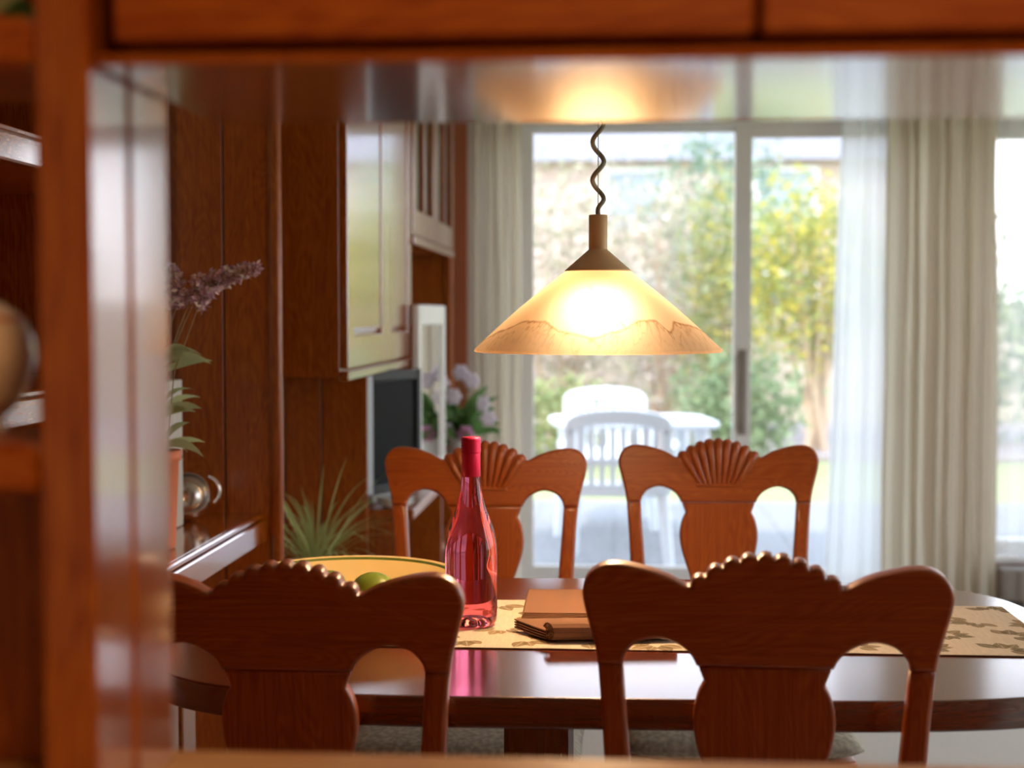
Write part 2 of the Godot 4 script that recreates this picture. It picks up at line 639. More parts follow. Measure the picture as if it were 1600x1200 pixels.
func make_divider():
	# counter under the hatch
	var t = thing("base_cabinet", "wooden kitchen base cabinet under the hatch counter", "cabinet", Vector3(0, 0, -0.75))
	part("body", mb().span(Vector3(LEFT, 0.0, -0.30), Vector3(1.30, 0.892, 0.24)), M.oak, t)
	for i in 4:
		var x0 = LEFT + 0.01 + i * 0.63
		part("door", mb().span(Vector3(x0, 0.10, 0.24), Vector3(x0 + 0.62, 0.88, 0.26)), M.oak, t)
	single("worktop", mb(0).span(Vector3(LEFT, -0.02, -0.335), Vector3(1.31, 0.02, 0.33), 0.006), M.worktop, "light brown hatch worktop with the open shelves standing on it", "worktop", Vector3(0, 0.912, -0.75))
	# open shelf unit standing on the counter
	t = thing("divider_shelf", "orange brown wooden open divider shelves standing on the hatch counter", "shelf", Vector3(-0.34, 0.932, -0.98))
	for side in [[0.0160, -1.0], [-0.845, 0.0]]:
		var p = part("side_panel", mb().span(Vector3(-0.0315, 0, -0.148), Vector3(-0.004, 1.168, -0.004)), M.oak, t)
		p.position = Vector3(side[0] + 0.0, 0, 0.08)
		p.rotation_degrees.y = side[1]
		part("board", mb().span(Vector3(-0.0355, 0, -0.068), Vector3(0, 1.168, 0), 0.003), M.oak_gloss, p)
		part("board", mb().span(Vector3(-0.0355, 0, -0.152), Vector3(0, 1.168, -0.0745), 0.003), M.oak_gloss, p)
	for y in [0.215, 0.481, 1.139]:
		part("shelf_board", mb(0).span(Vector3(-0.845, y, -0.076), Vector3(-0.021, y + 0.031, 0.08), 0.004), M.oak, t)
	for k in 6: part("back_board", mb().span(Vector3(-0.845 + k * 0.1387, 0, -0.072), Vector3(-0.845 + k * 0.1387 + 0.134, 0.215, -0.062), 0.002), M.oak, t)
	part("back_panel", mb().span(Vector3(-0.845, 0, -0.075), Vector3(-0.019, 0.215, -0.071), 0.0), M.oak, t)
	# hanging cabinets over the hatch
	t = thing("hanging_cabinet", "orange brown hanging kitchen cabinet with a glossy underside over the hatch", "cabinet", Vector3(-0.3195, 1.4125, -0.9))
	part("bottom_panel", mb(0).span(Vector3(0.0, 0, -0.285), Vector3(1.64, 0.007, 0.0), 0.002), M.oak_gloss, t)
	part("carcass", mb(0).span(Vector3(0.0, 0.007, -0.283), Vector3(1.64, 0.687, -0.06)), M.oak, t)
	for i in 4:
		var x0 = 0.004 + i * 0.4035 if i else 0.010
		var x1 = 0.004 + (i + 1) * 0.4035 - 0.005
		part("door", mb(0).span(Vector3(x0, 0.0145, -0.03), Vector3(x1, 0.685, -0.002), 0.003), M.oak, t)


# ------------------------------------------------------------------ built-in furniture on the left wall
func raised_door(parent, z0, z1, y0, y1, x, m):
	# a framed door in the plane x, running from depth z0 (near) to z1 (far)
	var d = part("door", mb(1).span(Vector3(x - 0.022, y0, z1), Vector3(x - 0.012, y1, z0)), m, parent)
	var s = 0.085
	part("stile", mb(1).span(Vector3(x - 0.018, y0, z0 - s), Vector3(x, y1, z0), 0.003), m, d)
	part("stile", mb(1).span(Vector3(x - 0.018, y0, z1), Vector3(x, y1, z1 + s), 0.003), m, d)
	part("rail", mb(2).span(Vector3(x - 0.018, y0, z1 + s), Vector3(x - 0.0005, y0 + s, z0 - s), 0.003), m, d)
	part("rail", mb(2).span(Vector3(x - 0.018, y1 - s, z1 + s), Vector3(x - 0.0005, y1, z0 - s), 0.003), m, d)
	# bevelled field
	var b = mb(1)
	var g = 0.018
	var lo = [y0 + s + 0.002, z1 + s + 0.002]
	var hi = [y1 - s - 0.002, z0 - s - 0.002]
	var xo = x - 0.012
	var xi = x - 0.004
	var o = [Vector3(xo, lo[0], lo[1]), Vector3(xo, lo[0], hi[1]), Vector3(xo, hi[0], hi[1]), Vector3(xo, hi[0], lo[1])]
	var i = [Vector3(xi, lo[0] + g, lo[1] + g), Vector3(xi, lo[0] + g, hi[1] - g), Vector3(xi, hi[0] - g, hi[1] - g), Vector3(xi, hi[0] - g, lo[1] + g)]
	var c = Vector3(x - 1.0, (lo[0] + hi[0]) / 2, (lo[1] + hi[1]) / 2)
	b.out_quad(i[0], i[1], i[2], i[3], c)
	for k in 4:
		b.out_quad(o[k], o[(k + 1) % 4], i[(k + 1) % 4], i[k], c)
	part("field", b, m, d)
	return d


func make_left_wall():
	var X0 = LEFT + 0.005
	# base cabinet and the long shelf over it
	var t = thing("base_cabinet", "glossy brown low cabinet under the long wall shelf", "cabinet", Vector3(0, 0, -2.1))
	part("body", mb().span(Vector3(X0, 0.0, -0.80), Vector3(-0.86, 0.715, 0.85)), M.oak, t)
	for i in 3:
		raised_door(t, 0.84 - i * 0.546, 0.84 - i * 0.546 - 0.54, 0.06, 0.70, -0.838, M.oak_gloss)
	t = thing("wall_shelf", "long low wooden wall shelf with a moulded edge beside the table", "shelf", Vector3(0, 0.715, -2.4))
	part("board", mb(2).span(Vector3(X0, 0.0, -1.095), Vector3(-0.852, 0.066, 1.15), 0.002), M.oak_gloss, t)
	part("edge_moulding", mb(2).span(Vector3(-0.852, 0.0, -1.095), Vector3(-0.832, 0.052, 1.15), 0.003), M.oak_gloss, t)
	part("edge_moulding", mb(2).span(Vector3(-0.852, 0.054, -1.095), Vector3(-0.838, 0.067, 1.15), 0.004), M.oak_gloss, t)
	# upper shelves, seen through the divider
	t = thing("shelf_unit", "dark wooden wall shelf unit with moulded shelf edges behind the divider", "shelf", Vector3(0, 0.782, -2.0))
	for z in [-0.65, 0.75]:
		part("side_panel", mb().span(Vector3(X0, 0, z - 0.012), Vector3(-0.87, 1.4, z + 0.012)), M.oak, t)
	for k in 10:
		part("back_board", mb().span(Vector3(X0, 0, -0.636 + k * 0.1375), Vector3(X0 + 0.012, 1.4, -0.636 + k * 0.1375 + 0.1345), 0.003), M.oak, t)
	for y in [0.367, 0.74, 1.12]:
		var s = part("shelf_board", mb(2).span(Vector3(X0 + 0.012, y - 0.045, -0.638), Vector3(-0.850, y, 0.738)), M.oak, t)
		part("edge_moulding", mb(2).span(Vector3(-0.850, y - 0.050, -0.66), Vector3(-0.836, y - 0.010, 0.76), 0.003), M.oak_gloss, s)
		part("edge_moulding", mb(2).span(Vector3(-0.850, y - 0.009, -0.66), Vector3(-0.840, y, 0.76), 0.003), M.oak_gloss, s)
	# boarded partition
	t = thing("partition", "tall red-brown boarded wooden partition at the end of the wall shelf", "partition", Vector3(0, 0, -3.5))
	part("core", mb().span(Vector3(X0, 0, -0.020), Vector3(-0.80, 2.3, -0.013)), M.oak, t)
	for b in [[X0, -1.068], [-1.047, -0.938], [-0.933, -0.826]]:
		part("board", mb().span(Vector3(b[0], 0, -0.014), Vector3(b[1], 2.3, 0.0), 0.0008), M.oak, t)
	# rounded end post
	var pr = PackedVector2Array([Vector2(-0.826, -0.022), Vector2(-0.802, -0.022)])
	for k in 7: pr.append(Vector2(-0.808, -0.012) + Vector2(0.012 * cos(PI * k / 12), 0.016 * sin(PI * k / 12)))
	pr.append(Vector2(-0.826, 0.004))
	var post = mb()
	var xf = Transform3D(Basis(Vector3(1, 0, 0), Vector3(0, 0, 1), Vector3(0, -1, 0)), Vector3(0, 1.15, 0))
	post.slab(pr, 2.3, 0.0008, 1, xf)
	part("end_post", post, M.oak, t)
	# two-door wall cabinet
	t = thing("wall_cabinet", "tall brown wall cabinet with two glossy panelled doors over the grass pot", "cabinet", Vector3(0, 1.088, -4.35))
	part("side_panel", mb().span(Vector3(X0, 0.008, 0.57), Vector3(-0.704, 1.22, 0.592), 0.002), M.oak, t)
	part("carcass", mb().span(Vector3(X0, 0.01, -0.60), Vector3(-0.706, 1.22, 0.57)), M.oak, t)
	raised_door(t, 0.590, -0.055, 0.030, 1.22, -0.681, M.oak_gloss)
	raised_door(t, -0.060, -0.598, 0.030, 1.22, -0.681, M.oak_gloss)
	part("bottom_moulding", mb(2).span(Vector3(-0.705, -0.002, -0.602), Vector3(-0.678, 0.024, 0.594), 0.004), M.oak_gloss, t)
	part("hinge", mb().span(Vector3(-0.6805, 0.945, -0.066), Vector3(-0.674, 1.00, -0.052), 0.002), M.black, t, "small dark hinge")
	# glazed wall cabinet
	t = thing("glass_cabinet", "brown wall cabinet with glazed doors close to the curtain", "cabinet", Vector3(0, 1.498, -5.6))
	part("carcass", mb().span(Vector3(X0, 0.01, -0.61), Vector3(-0.72, 0.82, 0.635)), M.oak, t)
	for z in [[0.632, 0.012], [0.008, -0.612]]:
		var fr = mb()
		var s = 0.07
		fr.span(Vector3(-0.70, 0.03, z[0] - s), Vector3(-0.676, 0.82, z[0]), 0.003)
		fr.span(Vector3(-0.70, 0.03, z[1]), Vector3(-0.676, 0.82, z[1] + s), 0.003)
		fr.span(Vector3(-0.70, 0.03, z[1] + s), Vector3(-0.677, 0.12, z[0] - s), 0.003)
		fr.span(Vector3(-0.70, 0.73, z[1] + s), Vector3(-0.677, 0.82, z[0] - s), 0.003)
		var d = part("door", fr, M.oak_gloss, t)
		var zm = (z[0] + z[1]) / 2
		part("glazing_bar", mb().span(Vector3(-0.698, 0.12, zm - 0.014), Vector3(-0.678, 0.73, zm + 0.014), 0.003), M.oak, d)
		part("pane", mb().span(Vector3(-0.692, 0.12, zm + 0.014), Vector3(-0.688, 0.73, z[0] - s), 0.0), M.cabinet_glass, d)
		part("pane", mb().span(Vector3(-0.692, 0.12, z[1] + s), Vector3(-0.688, 0.73, zm - 0.014), 0.0), M.cabinet_glass, d)
	part("bottom_moulding", mb(2).span(Vector3(-0.72, -0.004, -0.616), Vector3(-0.672, 0.026, 0.638), 0.004), M.oak_gloss, t)
	# niche partition below the wall cabinet
	t = thing("partition", "dark boarded wooden partition under the wall cabinet behind the grass pot", "partition", Vector3(0, 0, -4.36))
	part("core", mb().span(Vector3(X0, 0.0, -0.02), Vector3(-0.74, 1.084, -0.012)), M.oak, t)
	for b in [[X0, -1.095], [-1.09, -0.985], [-0.98, -0.874], [-0.868, -0.735]]:
		part("board", mb().span(Vector3(b[0], 0.0, -0.013), Vector3(b[1], 1.084, 0.0), 0.0008), M.oak, t)
	# low sideboards
	t = thing("sideboard", "low dark wooden sideboard carrying the grass pot", "sideboard", Vector3(0, 0, -3.93))
	part("body", mb().span(Vector3(X0, 0.0, -0.40), Vector3(-0.72, 0.44, 0.40)), M.oak, t)
	part("top_board", mb(2).span(Vector3(X0, 0.44, -0.405), Vector3(-0.70, 0.47, 0.405), 0.004), M.oak, t)
	raised_door(t, 0.39, 0.0, 0.04, 0.43, -0.698, M.oak)
	raised_door(t, -0.005, -0.39, 0.04, 0.43, -0.698, M.oak)
	t = thing("sideboard", "long low open wooden sideboard carrying the television and the mirror", "sideboard", Vector3(0, 0, -5.3))
	part("top_board", mb(2).span(Vector3(X0, 0.64, -0.905), Vector3(-0.60, 0.67, 0.905), 0.004), M.oak, t)
	part("bottom_board", mb(2).span(Vector3(X0, 0.05, -0.88), Vector3(-0.62, 0.08, 0.88), 0.002), M.oak, t)
	part("shelf_board", mb(2).span(Vector3(X0 + 0.012, 0.34, -0.88), Vector3(-0.66, 0.365, 0.88), 0.002), M.oak, t)
	part("back_panel", mb().span(Vector3(X0, 0.08, -0.88), Vector3(X0 + 0.012, 0.64, 0.88), 0.0), M.oak, t)
	for z in [-0.90, 0.0, 0.88]: part("upright", mb().span(Vector3(X0, 0.0, z), Vector3(-0.62, 0.64, z + 0.02), 0.002), M.oak, t)
	# end panel by the curtain
	t = thing("partition", "brown wooden end panel beside the curtain under the glazed cabinet", "partition", Vector3(0, 0, -6.24))
	part("panel", mb().span(Vector3(X0, 0, -0.02), Vector3(-0.72, 2.32, 0.0)), M.oak, t)
	part("end_post", mb().span(Vector3(-0.72, 0, -0.03), Vector3(-0.685, 2.32, 0.012), 0.008), M.oak, t)


# ------------------------------------------------------------------ curtains
func curtain(called, label, x0, x1, z, m, folds, amp, seed_, group, y0 = 0.02, y1 = 2.36, flare = 0.0):
	var n = noise(seed_, 1.0, 2)
	var b = MB.new()
	var nx = folds * 10
	var ny = 14
	var p = []
	for j in ny + 1:
		var v = float(j) / ny
		var row = []
		for i in nx + 1:
			var u = float(i) / nx
			var ph = u * folds * TAU + 2.2 * n.get_noise_2d(u * 5.0, v * 0.35)
			var a = amp * (0.65 + 0.6 * n.get_noise_2d(u * 7.0 + 9.0, v * 0.8)) * lerpf(1.15, 0.8, v)
			var x = lerpf(x0 - flare * (1 - v), x1, u) + 0.35 * a * sin(ph * 2.0 + 0.6) + 0.01 * n.get_noise_2d(u * 3.0, v * 2.0 + 4.0)
			row.append(Vector3(x, lerpf(y0, y1, v), z + a * sin(ph)))
		p.append(row)
	for j in ny:
		for i in nx:
			b.quad(p[j][i], p[j][i + 1], p[j + 1][i + 1], p[j + 1][i], 1)
	return single(called, b, m, label, "curtain", Vector3.ZERO, 0.0, group)


func make_curtains():
	var z = -6.47
	curtain("curtain", "pale curtain gathered at the glazed cabinet side of the patio door", -0.615, -0.405, z, M.drape, 4, 0.030, 2, "curtains", 0.02, 2.4)
	curtain("sheer_curtain", "white sheer curtain over the edge of the patio door", 0.985, 1.20, z - 0.03, M.sheer, 4, 0.022, 4, "curtains", 0.02, 2.4, 0.07)
	curtain("curtain", "heavy pale drape hanging in folds between the door and the low window", 1.15, 1.63, z + 0.02, M.drape, 7, 0.036, 7, "curtains", 0.02, 2.4)
	curtain("sheer_curtain", "white sheer curtain hanging in front of the low window", 1.60, 2.3, z - 0.03, M.voile, 6, 0.02, 11, "curtains", 0.21, 2.4)
	single("curtain_rail", mb(0).span(Vector3(-0.7, 2.40, z - 0.05), Vector3(3.0, 2.43, z + 0.05)), M.frame_white, "white curtain rail over the patio door", "curtain rail")
	# low radiator under the window
	var t = thing("radiator", "low brownish radiator standing under the low window", "radiator", Vector3(2.25, 0.0, -6.46))
	part("body", mb().span(Vector3(-0.60, 0.03, -0.05), Vector3(0.62, 0.168, 0.05), 0.006), M.frame_grey, t)
	for i in 20:
		part("fin", mb().span(Vector3(-0.585 + i * 0.06, 0.04, 0.05), Vector3(-0.555 + i * 0.06, 0.158, 0.058), 0.003), M.frame_grey, t)
	part("foot", mb().span(Vector3(-0.5, 0.0, -0.03), Vector3(-0.47, 0.03, 0.03)), M.frame_grey, t)
	part("foot", mb().span(Vector3(0.47, 0.0, -0.03), Vector3(0.5, 0.03, 0.03)), M.frame_grey, t)


# ------------------------------------------------------------------ chairs
func spline(pts, n = 4):
	var out = PackedVector2Array()
	for i in pts.size() - 1:
		var a = pts[maxi(i - 1, 0)]
		var b = pts[i]
		var c = pts[i + 1]
		var d = pts[mini(i + 2, pts.size() - 1)]
		for k in n: out.append(b.cubic_interpolate(c, a, d, float(k) / n))
	out.append(pts[-1])
	return out


func mirror_poly(half):
	# half runs on x >= 0 from top centre to bottom centre
	var out = PackedVector2Array(half)
	for i in range(half.size() - 1, -1, -1):
		if half[i].x > 1e-5: out.append(Vector2(-half[i].x, half[i].y))
	return out


func chair_at(called, label, at, turn, group):
	var t = thing(called, label, "chair", at, turn, group)
	var tilt = Transform3D(Basis(Vector3.RIGHT, deg_to_rad(-6.5)), Vector3(0, 0.455, 0))
	# crest rail; heights measured down from the crest
	var half = []
	for k in range(0, 5):
		var lim = [0, 1] if k == 0 else [-1, 1]
		var cx = 0.0215 * k * (1.0 - 0.004 * k)
		var cy = -0.0105 - 0.0305 * pow(k / 4.0, 2.0)
		var lean = 0.16 * k
		for s in 7:
			var a = PI / 2 + lerpf(1.15, -1.15, s / 6.0) - lean
			if k == 0 and s < 3: continue
			half.append(Vector2(maxf(cx + 0.0118 * cos(a), 0.0), cy + 0.0118 * sin(a)))
	half.append_array(spline([Vector2(0.103, -0.043), Vector2(0.125, -0.031), Vector2(0.155, -0.021), Vector2(0.186, -0.015), Vector2(0.210, -0.017), Vector2(0.228, -0.029), Vector2(0.2365, -0.048), Vector2(0.235, -0.068), Vector2(0.2285, -0.095), Vector2(0.221, -0.125), Vector2(0.217, -0.150)]))
	half.append_array(spline([Vector2(0.184, -0.150), Vector2(0.180, -0.136), Vector2(0.168, -0.122), Vector2(0.152, -0.115), Vector2(0.136, -0.1135), Vector2(0.119, -0.118), Vector2(0.104, -0.127), Vector2(0.094, -0.138), Vector2(0.088, -0.150)]))
	half.append(Vector2(0.0, -0.150))
	var up = tilt * Transform3D(Basis().scaled(Vector3(0.957, 0.957, 1)), Vector3(0, 0.513, 0))
	var rail = part("crest_rail", mb(0).slab(mirror_poly(half), 0.030, 0.006, 3, up), M.chair, t)
	for k in 9:
		var q = (k - 4) / 4.0
		var pts = []
		var rad = []
		for s in 6:
			var w = s / 5.0
			pts.append(up * Vector3(q * lerpf(0.042, 0.083, pow(w, 0.9)), lerpf(-0.108, -0.0105 - 0.0305 * q * q, w), 0.0125 + 0.004 * sin(w * PI)))
			rad.append(lerpf(0.0052, 0.0105, w))
		pts.append(up * Vector3(q * 0.087, -0.006 - 0.0305 * q * q, 0.010))
		rad.append(0.007)
		part("shell_rib", mb(1).tube(pts, rad, 8), M.chair, rail)
	part("shell_ledge", mb(0).span(Vector3(-0.052, -0.114, 0.011), Vector3(0.052, -0.107, 0.019), 0.002), M.chair, rail).transform = up
	var sh = spline([Vector2(0.0, -0.1495), Vector2(0.0, -0.1495)], 1)
	sh = [Vector2(0.0, -0.1503), Vector2(0.0855, -0.1503)]
	sh.append_array(spline([Vector2(0.084, -0.156), Vector2(0.078, -0.172)], 2))
	sh.append_array(spline([Vector2(0.0785, -0.175), Vector2(0.086, -0.190), Vector2(0.091, -0.212), Vector2(0.0915, -0.235), Vector2(0.087, -0.262), Vector2(0.077, -0.295), Vector2(0.067, -0.325), Vector2(0.061, -0.36), Vector2(0.060, -0.40), Vector2(0.066, -0.45), Vector2(0.078, -0.632)]))
	sh.append(Vector2(0.0, -0.632))
	part("splat", mb(1).slab(mirror_poly(sh), 0.024, 0.005, 3, up), M.chair, t)
	for s in [-1, 1]:
		var po = [Vector2(s * 0.2168, -0.1503), Vector2(s * 0.2125, -0.21), Vector2(s * 0.209, -0.28), Vector2(s * 0.206, -0.38), Vector2(s * 0.203, -0.63), Vector2(s * 0.165, -0.63), Vector2(s * 0.170, -0.38), Vector2(s * 0.175, -0.28), Vector2(s * 0.181, -0.20), Vector2(s * 0.184, -0.1503)]
		part("post", mb(1).slab(PackedVector2Array(po), 0.030, 0.007, 3, up), M.chair, t)
		part("leg", mb(1).tube([Vector3(s * 0.182, 0.385, 0.005), Vector3(s * 0.184, 0.25, -0.012), Vector3(s * 0.190, 0.0, -0.06)], [0.021, 0.020, 0.017], 8), M.chair, t)
		part("leg", mb(1).tube([Vector3(s * 0.195, 0.335, 0.365), Vector3(s * 0.197, 0.20, 0.368), Vector3(s * 0.198, 0.0, 0.372)], [0.023, 0.021, 0.016], 8), M.chair, t)
	var seat = PackedVector2Array()
	for q in spline([Vector2(-0.205, 0.0), Vector2(-0.225, -0.20), Vector2(-0.232, -0.36), Vector2(-0.205, -0.405), Vector2(0.0, -0.415), Vector2(0.205, -0.405), Vector2(0.232, -0.36), Vector2(0.225, -0.20), Vector2(0.205, 0.0)]):
		seat.append(q)
	var flat = Transform3D(Basis(Vector3.RIGHT, -PI / 2), Vector3(0, 0.357, 0.008))
	part("seat", mb(2).slab(seat, 0.022, 0.006, 3, flat), M.chair, t)
	for a in [[Vector3(-0.19, 0.30, 0.355), Vector3(0.19, 0.347, 0.375)], [Vector3(-0.17, 0.30, -0.008), Vector3(0.17, 0.347, 0.012)], [Vector3(-0.204, 0.30, 0.02), Vector3(-0.186, 0.347, 0.35)], [Vector3(0.186, 0.30, 0.02), Vector3(0.204, 0.347, 0.35)]]:
		part("seat_rail", mb(0).span(a[0], a[1]), M.chair, t)
	return t


func cushion_at(label, at, turn):
	var b = MB.new()
	var nx = 22
	var nz = 20
	var p = []
	for side in [1.0, -1.0]:
		var g = []
		for i in nx + 1:
			var row = []
			for j in nz + 1:
				var u = -1.0 + 2.0 * i / nx
				var v = -1.0 + 2.0 * j / nz
				var e = pow(maxf(0.0, (1 - pow(absf(u), 4.0)) * (1 - pow(absf(v), 4.0))), 0.42)
				var x = 0.238 * u * (1.0 - 0.05 * absf(v) * v * -1.0) * (1.0 - 0.06 * pow(absf(v), 6.0))
				var z = 0.215 * v * (1.0 - 0.06 * pow(absf(u), 6.0))
				row.append(Vector3(x, 0.032 + (0.034 if side > 0 else 0.032) * e * side, z))
			g.append(row)
		p.append(g)
	for i in nx:
		for j in nz:
			b.quad(p[0][i][j], p[0][i][j + 1], p[0][i + 1][j + 1], p[0][i + 1][j], 1)
			b.quad(p[1][i][j], p[1][i + 1][j], p[1][i + 1][j + 1], p[1][i][j + 1], 1)
	return single("seat_cushion", b, M.cushion, label, "cushion", at, turn, "seat cushions on the chairs by the window side")


func make_chairs():
	var a = chair_at("dining_chair", "carved wooden dining chair with its back to the hatch, next to the bottle", Vector3(-0.414, 0, -1.892), 180.0, "dining chairs")
	a.scale.y = 0.982
	chair_at("dining_chair", "carved wooden dining chair with its back to the hatch, next to the napkins", Vector3(0.190, 0, -1.888), 177.5, "dining chairs")
	var c = chair_at("dining_chair", "carved wooden dining chair across the table, behind the wine bottle", Vector3(-0.288, 0, -3.225), -2.0, "dining chairs")
	var d = chair_at("dining_chair", "carved wooden dining chair across the table, in front of the door mullion", Vector3(0.238, 0, -3.33), 2.0, "dining chairs")
	c.scale.y = 1.012
	d.scale.y = 1.012
	cushion_at("beige fabric cushion on the far chair behind the bottle", c.position + Vector3(-0.01, 0.3735, 0.242), -2.0)
	cushion_at("beige fabric cushion on the far chair in front of the door mullion", d.position + Vector3(0.01, 0.3735, 0.242), 2.0)


# ------------------------------------------------------------------ table
func super_ellipse(a, b, e, n = 96):
	var out = PackedVector2Array()
	for i in n:
		var t = TAU * i / n
		var c = cos(t)
		var s = sin(t)
		out.append(Vector2(signf(c) * a * pow(absf(c), 2.0 / e), signf(s) * b * pow(absf(s), 2.0 / e)))
	return out


func make_table():
	var t = thing("dining_table", "dark glossy wooden dining table with rounded ends on a centre pedestal", "table", Vector3(0.012, 0, -2.35), 1.2)
	var flat = Transform3D(Basis(Vector3.RIGHT, -PI / 2), Vector3(0, 0.738, 0))
	part("table_top", mb(0).slab(super_ellipse(0.70, 0.44, 4.2), 0.042, 0.004, 3, flat), M.table, t)
	part("apron", mb(0).slab(super_ellipse(0.45, 0.24, 4.2), 0.036, 0.003, 1, Transform3D(Basis(Vector3.RIGHT, -PI / 2), Vector3(0, 0.699, 0))), M.table, t)
	part("pedestal", mb(1).span(Vector3(-0.183, 0.07, -0.09), Vector3(-0.075, 0.682, 0.09), 0.008), M.table, t)
	part("foot", mb(2).span(Vector3(-0.175, 0.0, -0.38), Vector3(-0.083, 0.07, 0.38), 0.012), M.table, t)

	# runner, with a hem hanging over the ends
	var b = MB.new()
	var z0 = -2.555
	var z1 = -2.185
	var xs = []
	for i in 61: xs.append(lerpf(-0.64, 0.66, i / 60.0))
	var n = noise(77, 2.0, 2)
	var rows = []
	for x in xs:
		var c = []
		for j in 13:
			var z = lerpf(z0, z1, j / 12.0)
			c.append(Vector3(x, 0.7612 + 0.0012 * maxf(0.0, n.get_noise_2d(x * 3.0, z * 6.0)), z))
		rows.append(c)
	for i in 60:
		for j in 12:
			var u0 = i / 60.0 * 0.87
			var u1 = (i + 1) / 60.0 * 0.87
			b.quad_uv(rows[i][j], rows[i][j + 1], rows[i + 1][j + 1], rows[i + 1][j], Vector2(u0, j / 12.0), Vector2(u0, (j + 1) / 12.0), Vector2(u1, (j + 1) / 12.0), Vector2(u1, j / 12.0))
	# underside edge so that the cloth has thickness
	for i in 60:
		for j in [0, 12]:
			var a = rows[i][j]
			var c = rows[i + 1][j]
			var dn = Vector3(0, 0.7602, 0)
			var a2 = Vector3(a.x, 0.7602, a.z)
			var c2 = Vector3(c.x, 0.7602, c.z)
			var q = j / 12.0
			var ua = Vector2(i / 60.0 * 0.87, q)
			var uc = Vector2((i + 1) / 60.0 * 0.87, q)
			if j == 12: b.quad_uv(a, a2, c2, c, ua, ua, uc, uc, 2)
			else: b.quad_uv(c, c2, a2, a, uc, uc, ua, ua, 2)
	single("table_runner", b, M.runner, "beige table runner printed with brown leaves along the table", "table runner")

	# folded napkins
	t = thing("napkin", "flat folded brown napkin lying beside the bottle", "napkin", Vector3(-0.04, 0.7624, -2.50), 1.0, "brown napkins on the runner")
	for k in 4:
		part("fold", mb(0).span(Vector3(-0.112 + k * 0.0012, k * 0.0024, -0.105), Vector3(0.112, k * 0.0024 + 0.0022, 0.104 - k * 0.001), 0.0009), M.napkin, t)
	t = thing("napkin", "rolled brown napkin lying beside the table edge", "napkin", Vector3(-0.012, 0.7624, -2.262), 7.0, "brown napkins on the runner")
	for k in 4:
		# each layer lies flat at the back and curls into the roll at the front
		var pr = []
		for i in 7: pr.append(Vector2(lerpf(-0.055, 0.018, i / 6.0), 0.003 + k * 0.0040 + 0.003 * pow(1.0 - i / 6.0, 2.0)))
		var r = 0.004 + k * 0.0028
		for i in 9:
			var a = -PI / 2 + PI * 1.35 * i / 8.0
			pr.append(Vector2(0.024 + r * cos(a), 0.0155 + r * sin(a)) if k < 3 else Vector2(0.024 + 0.013 * cos(a * -1.0), 0.0155 + 0.0125 * sin(a)))
		var sheet = mb(0)
		for i in pr.size() - 1:
			var p0 = pr[i]
			var p1 = pr[i + 1]
			var nn = (p1 - p0).orthogonal().normalized() * 0.0011
			var skew = 0.6
			var xl0 = -0.105 + p0.x * skew
			var xl1 = -0.105 + p1.x * skew
			var q = [Vector3(xl0, p0.y + nn.y, p0.x + nn.x), Vector3(xl1, p1.y + nn.y, p1.x + nn.x), Vector3(xl1, p1.y - nn.y, p1.x - nn.x), Vector3(xl0, p0.y - nn.y, p0.x - nn.x)]
			var r2 = []
			for v in q: r2.append(Vector3(0.105, v.y, v.z))
			var o = (q[0] + q[2] + r2[0] + r2[2]) / 4.0
			for j in 4: sheet.out_quad(q[j], q[(j + 1) % 4], r2[(j + 1) % 4], r2[j], o)
			sheet.out_quad(q[0], q[1], q[2], q[3], o)
		part("fold", sheet, M.napkin, t)


func make_bottle():
	var t = thing("wine_bottle", "clear glass bottle of pink wine with a crimson screw cap on the table runner", "bottle", Vector3(-0.228, 0.7624, -2.345))
	# wine fills the bottle to the neck; the glass stands round it
	var pr = [Vector2(0.0, 0.018), Vector2(0.012, 0.016), Vector2(0.022, 0.010), Vector2(0.029, 0.002), Vector2(0.034, 0.0), Vector2(0.0385, 0.0025), Vector2(0.0412, 0.008), Vector2(0.0418, 0.016), Vector2(0.0418, 0.112)]
	for p in spline([Vector2(0.0418, 0.112), Vector2(0.0408, 0.128), Vector2(0.0365, 0.150), Vector2(0.0295, 0.172), Vector2(0.0228, 0.192), Vector2(0.0178, 0.212), Vector2(0.0152, 0.232), Vector2(0.0143, 0.250)], 4).slice(1): pr.append(p)
	var wine_pr = []
	for p in pr: wine_pr.append(Vector2(p.x, p.y))
	wine_pr.append(Vector2(0.0142, 0.286))
	wine_pr.append(Vector2(0.0, 0.286))
	part("bottle_body", mb().lathe(wine_pr, 56), M.wine, t, "pink wine inside the clear glass")
	var cp = [Vector2(0.0146, 0.238), Vector2(0.0150, 0.2385), Vector2(0.0150, 0.274)]
	for k in 5:
		cp.append(Vector2(0.0150, 0.2765 + k * 0.0044))
		cp.append(Vector2(0.0162, 0.2785 + k * 0.0044))
	cp.append_array([Vector2(0.0153, 0.2995), Vector2(0.0142, 0.3012), Vector2(0.0, 0.3016)])
	part("screw_cap", mb().lathe(cp, 40), M.capsule, t, "crimson metal screw cap")


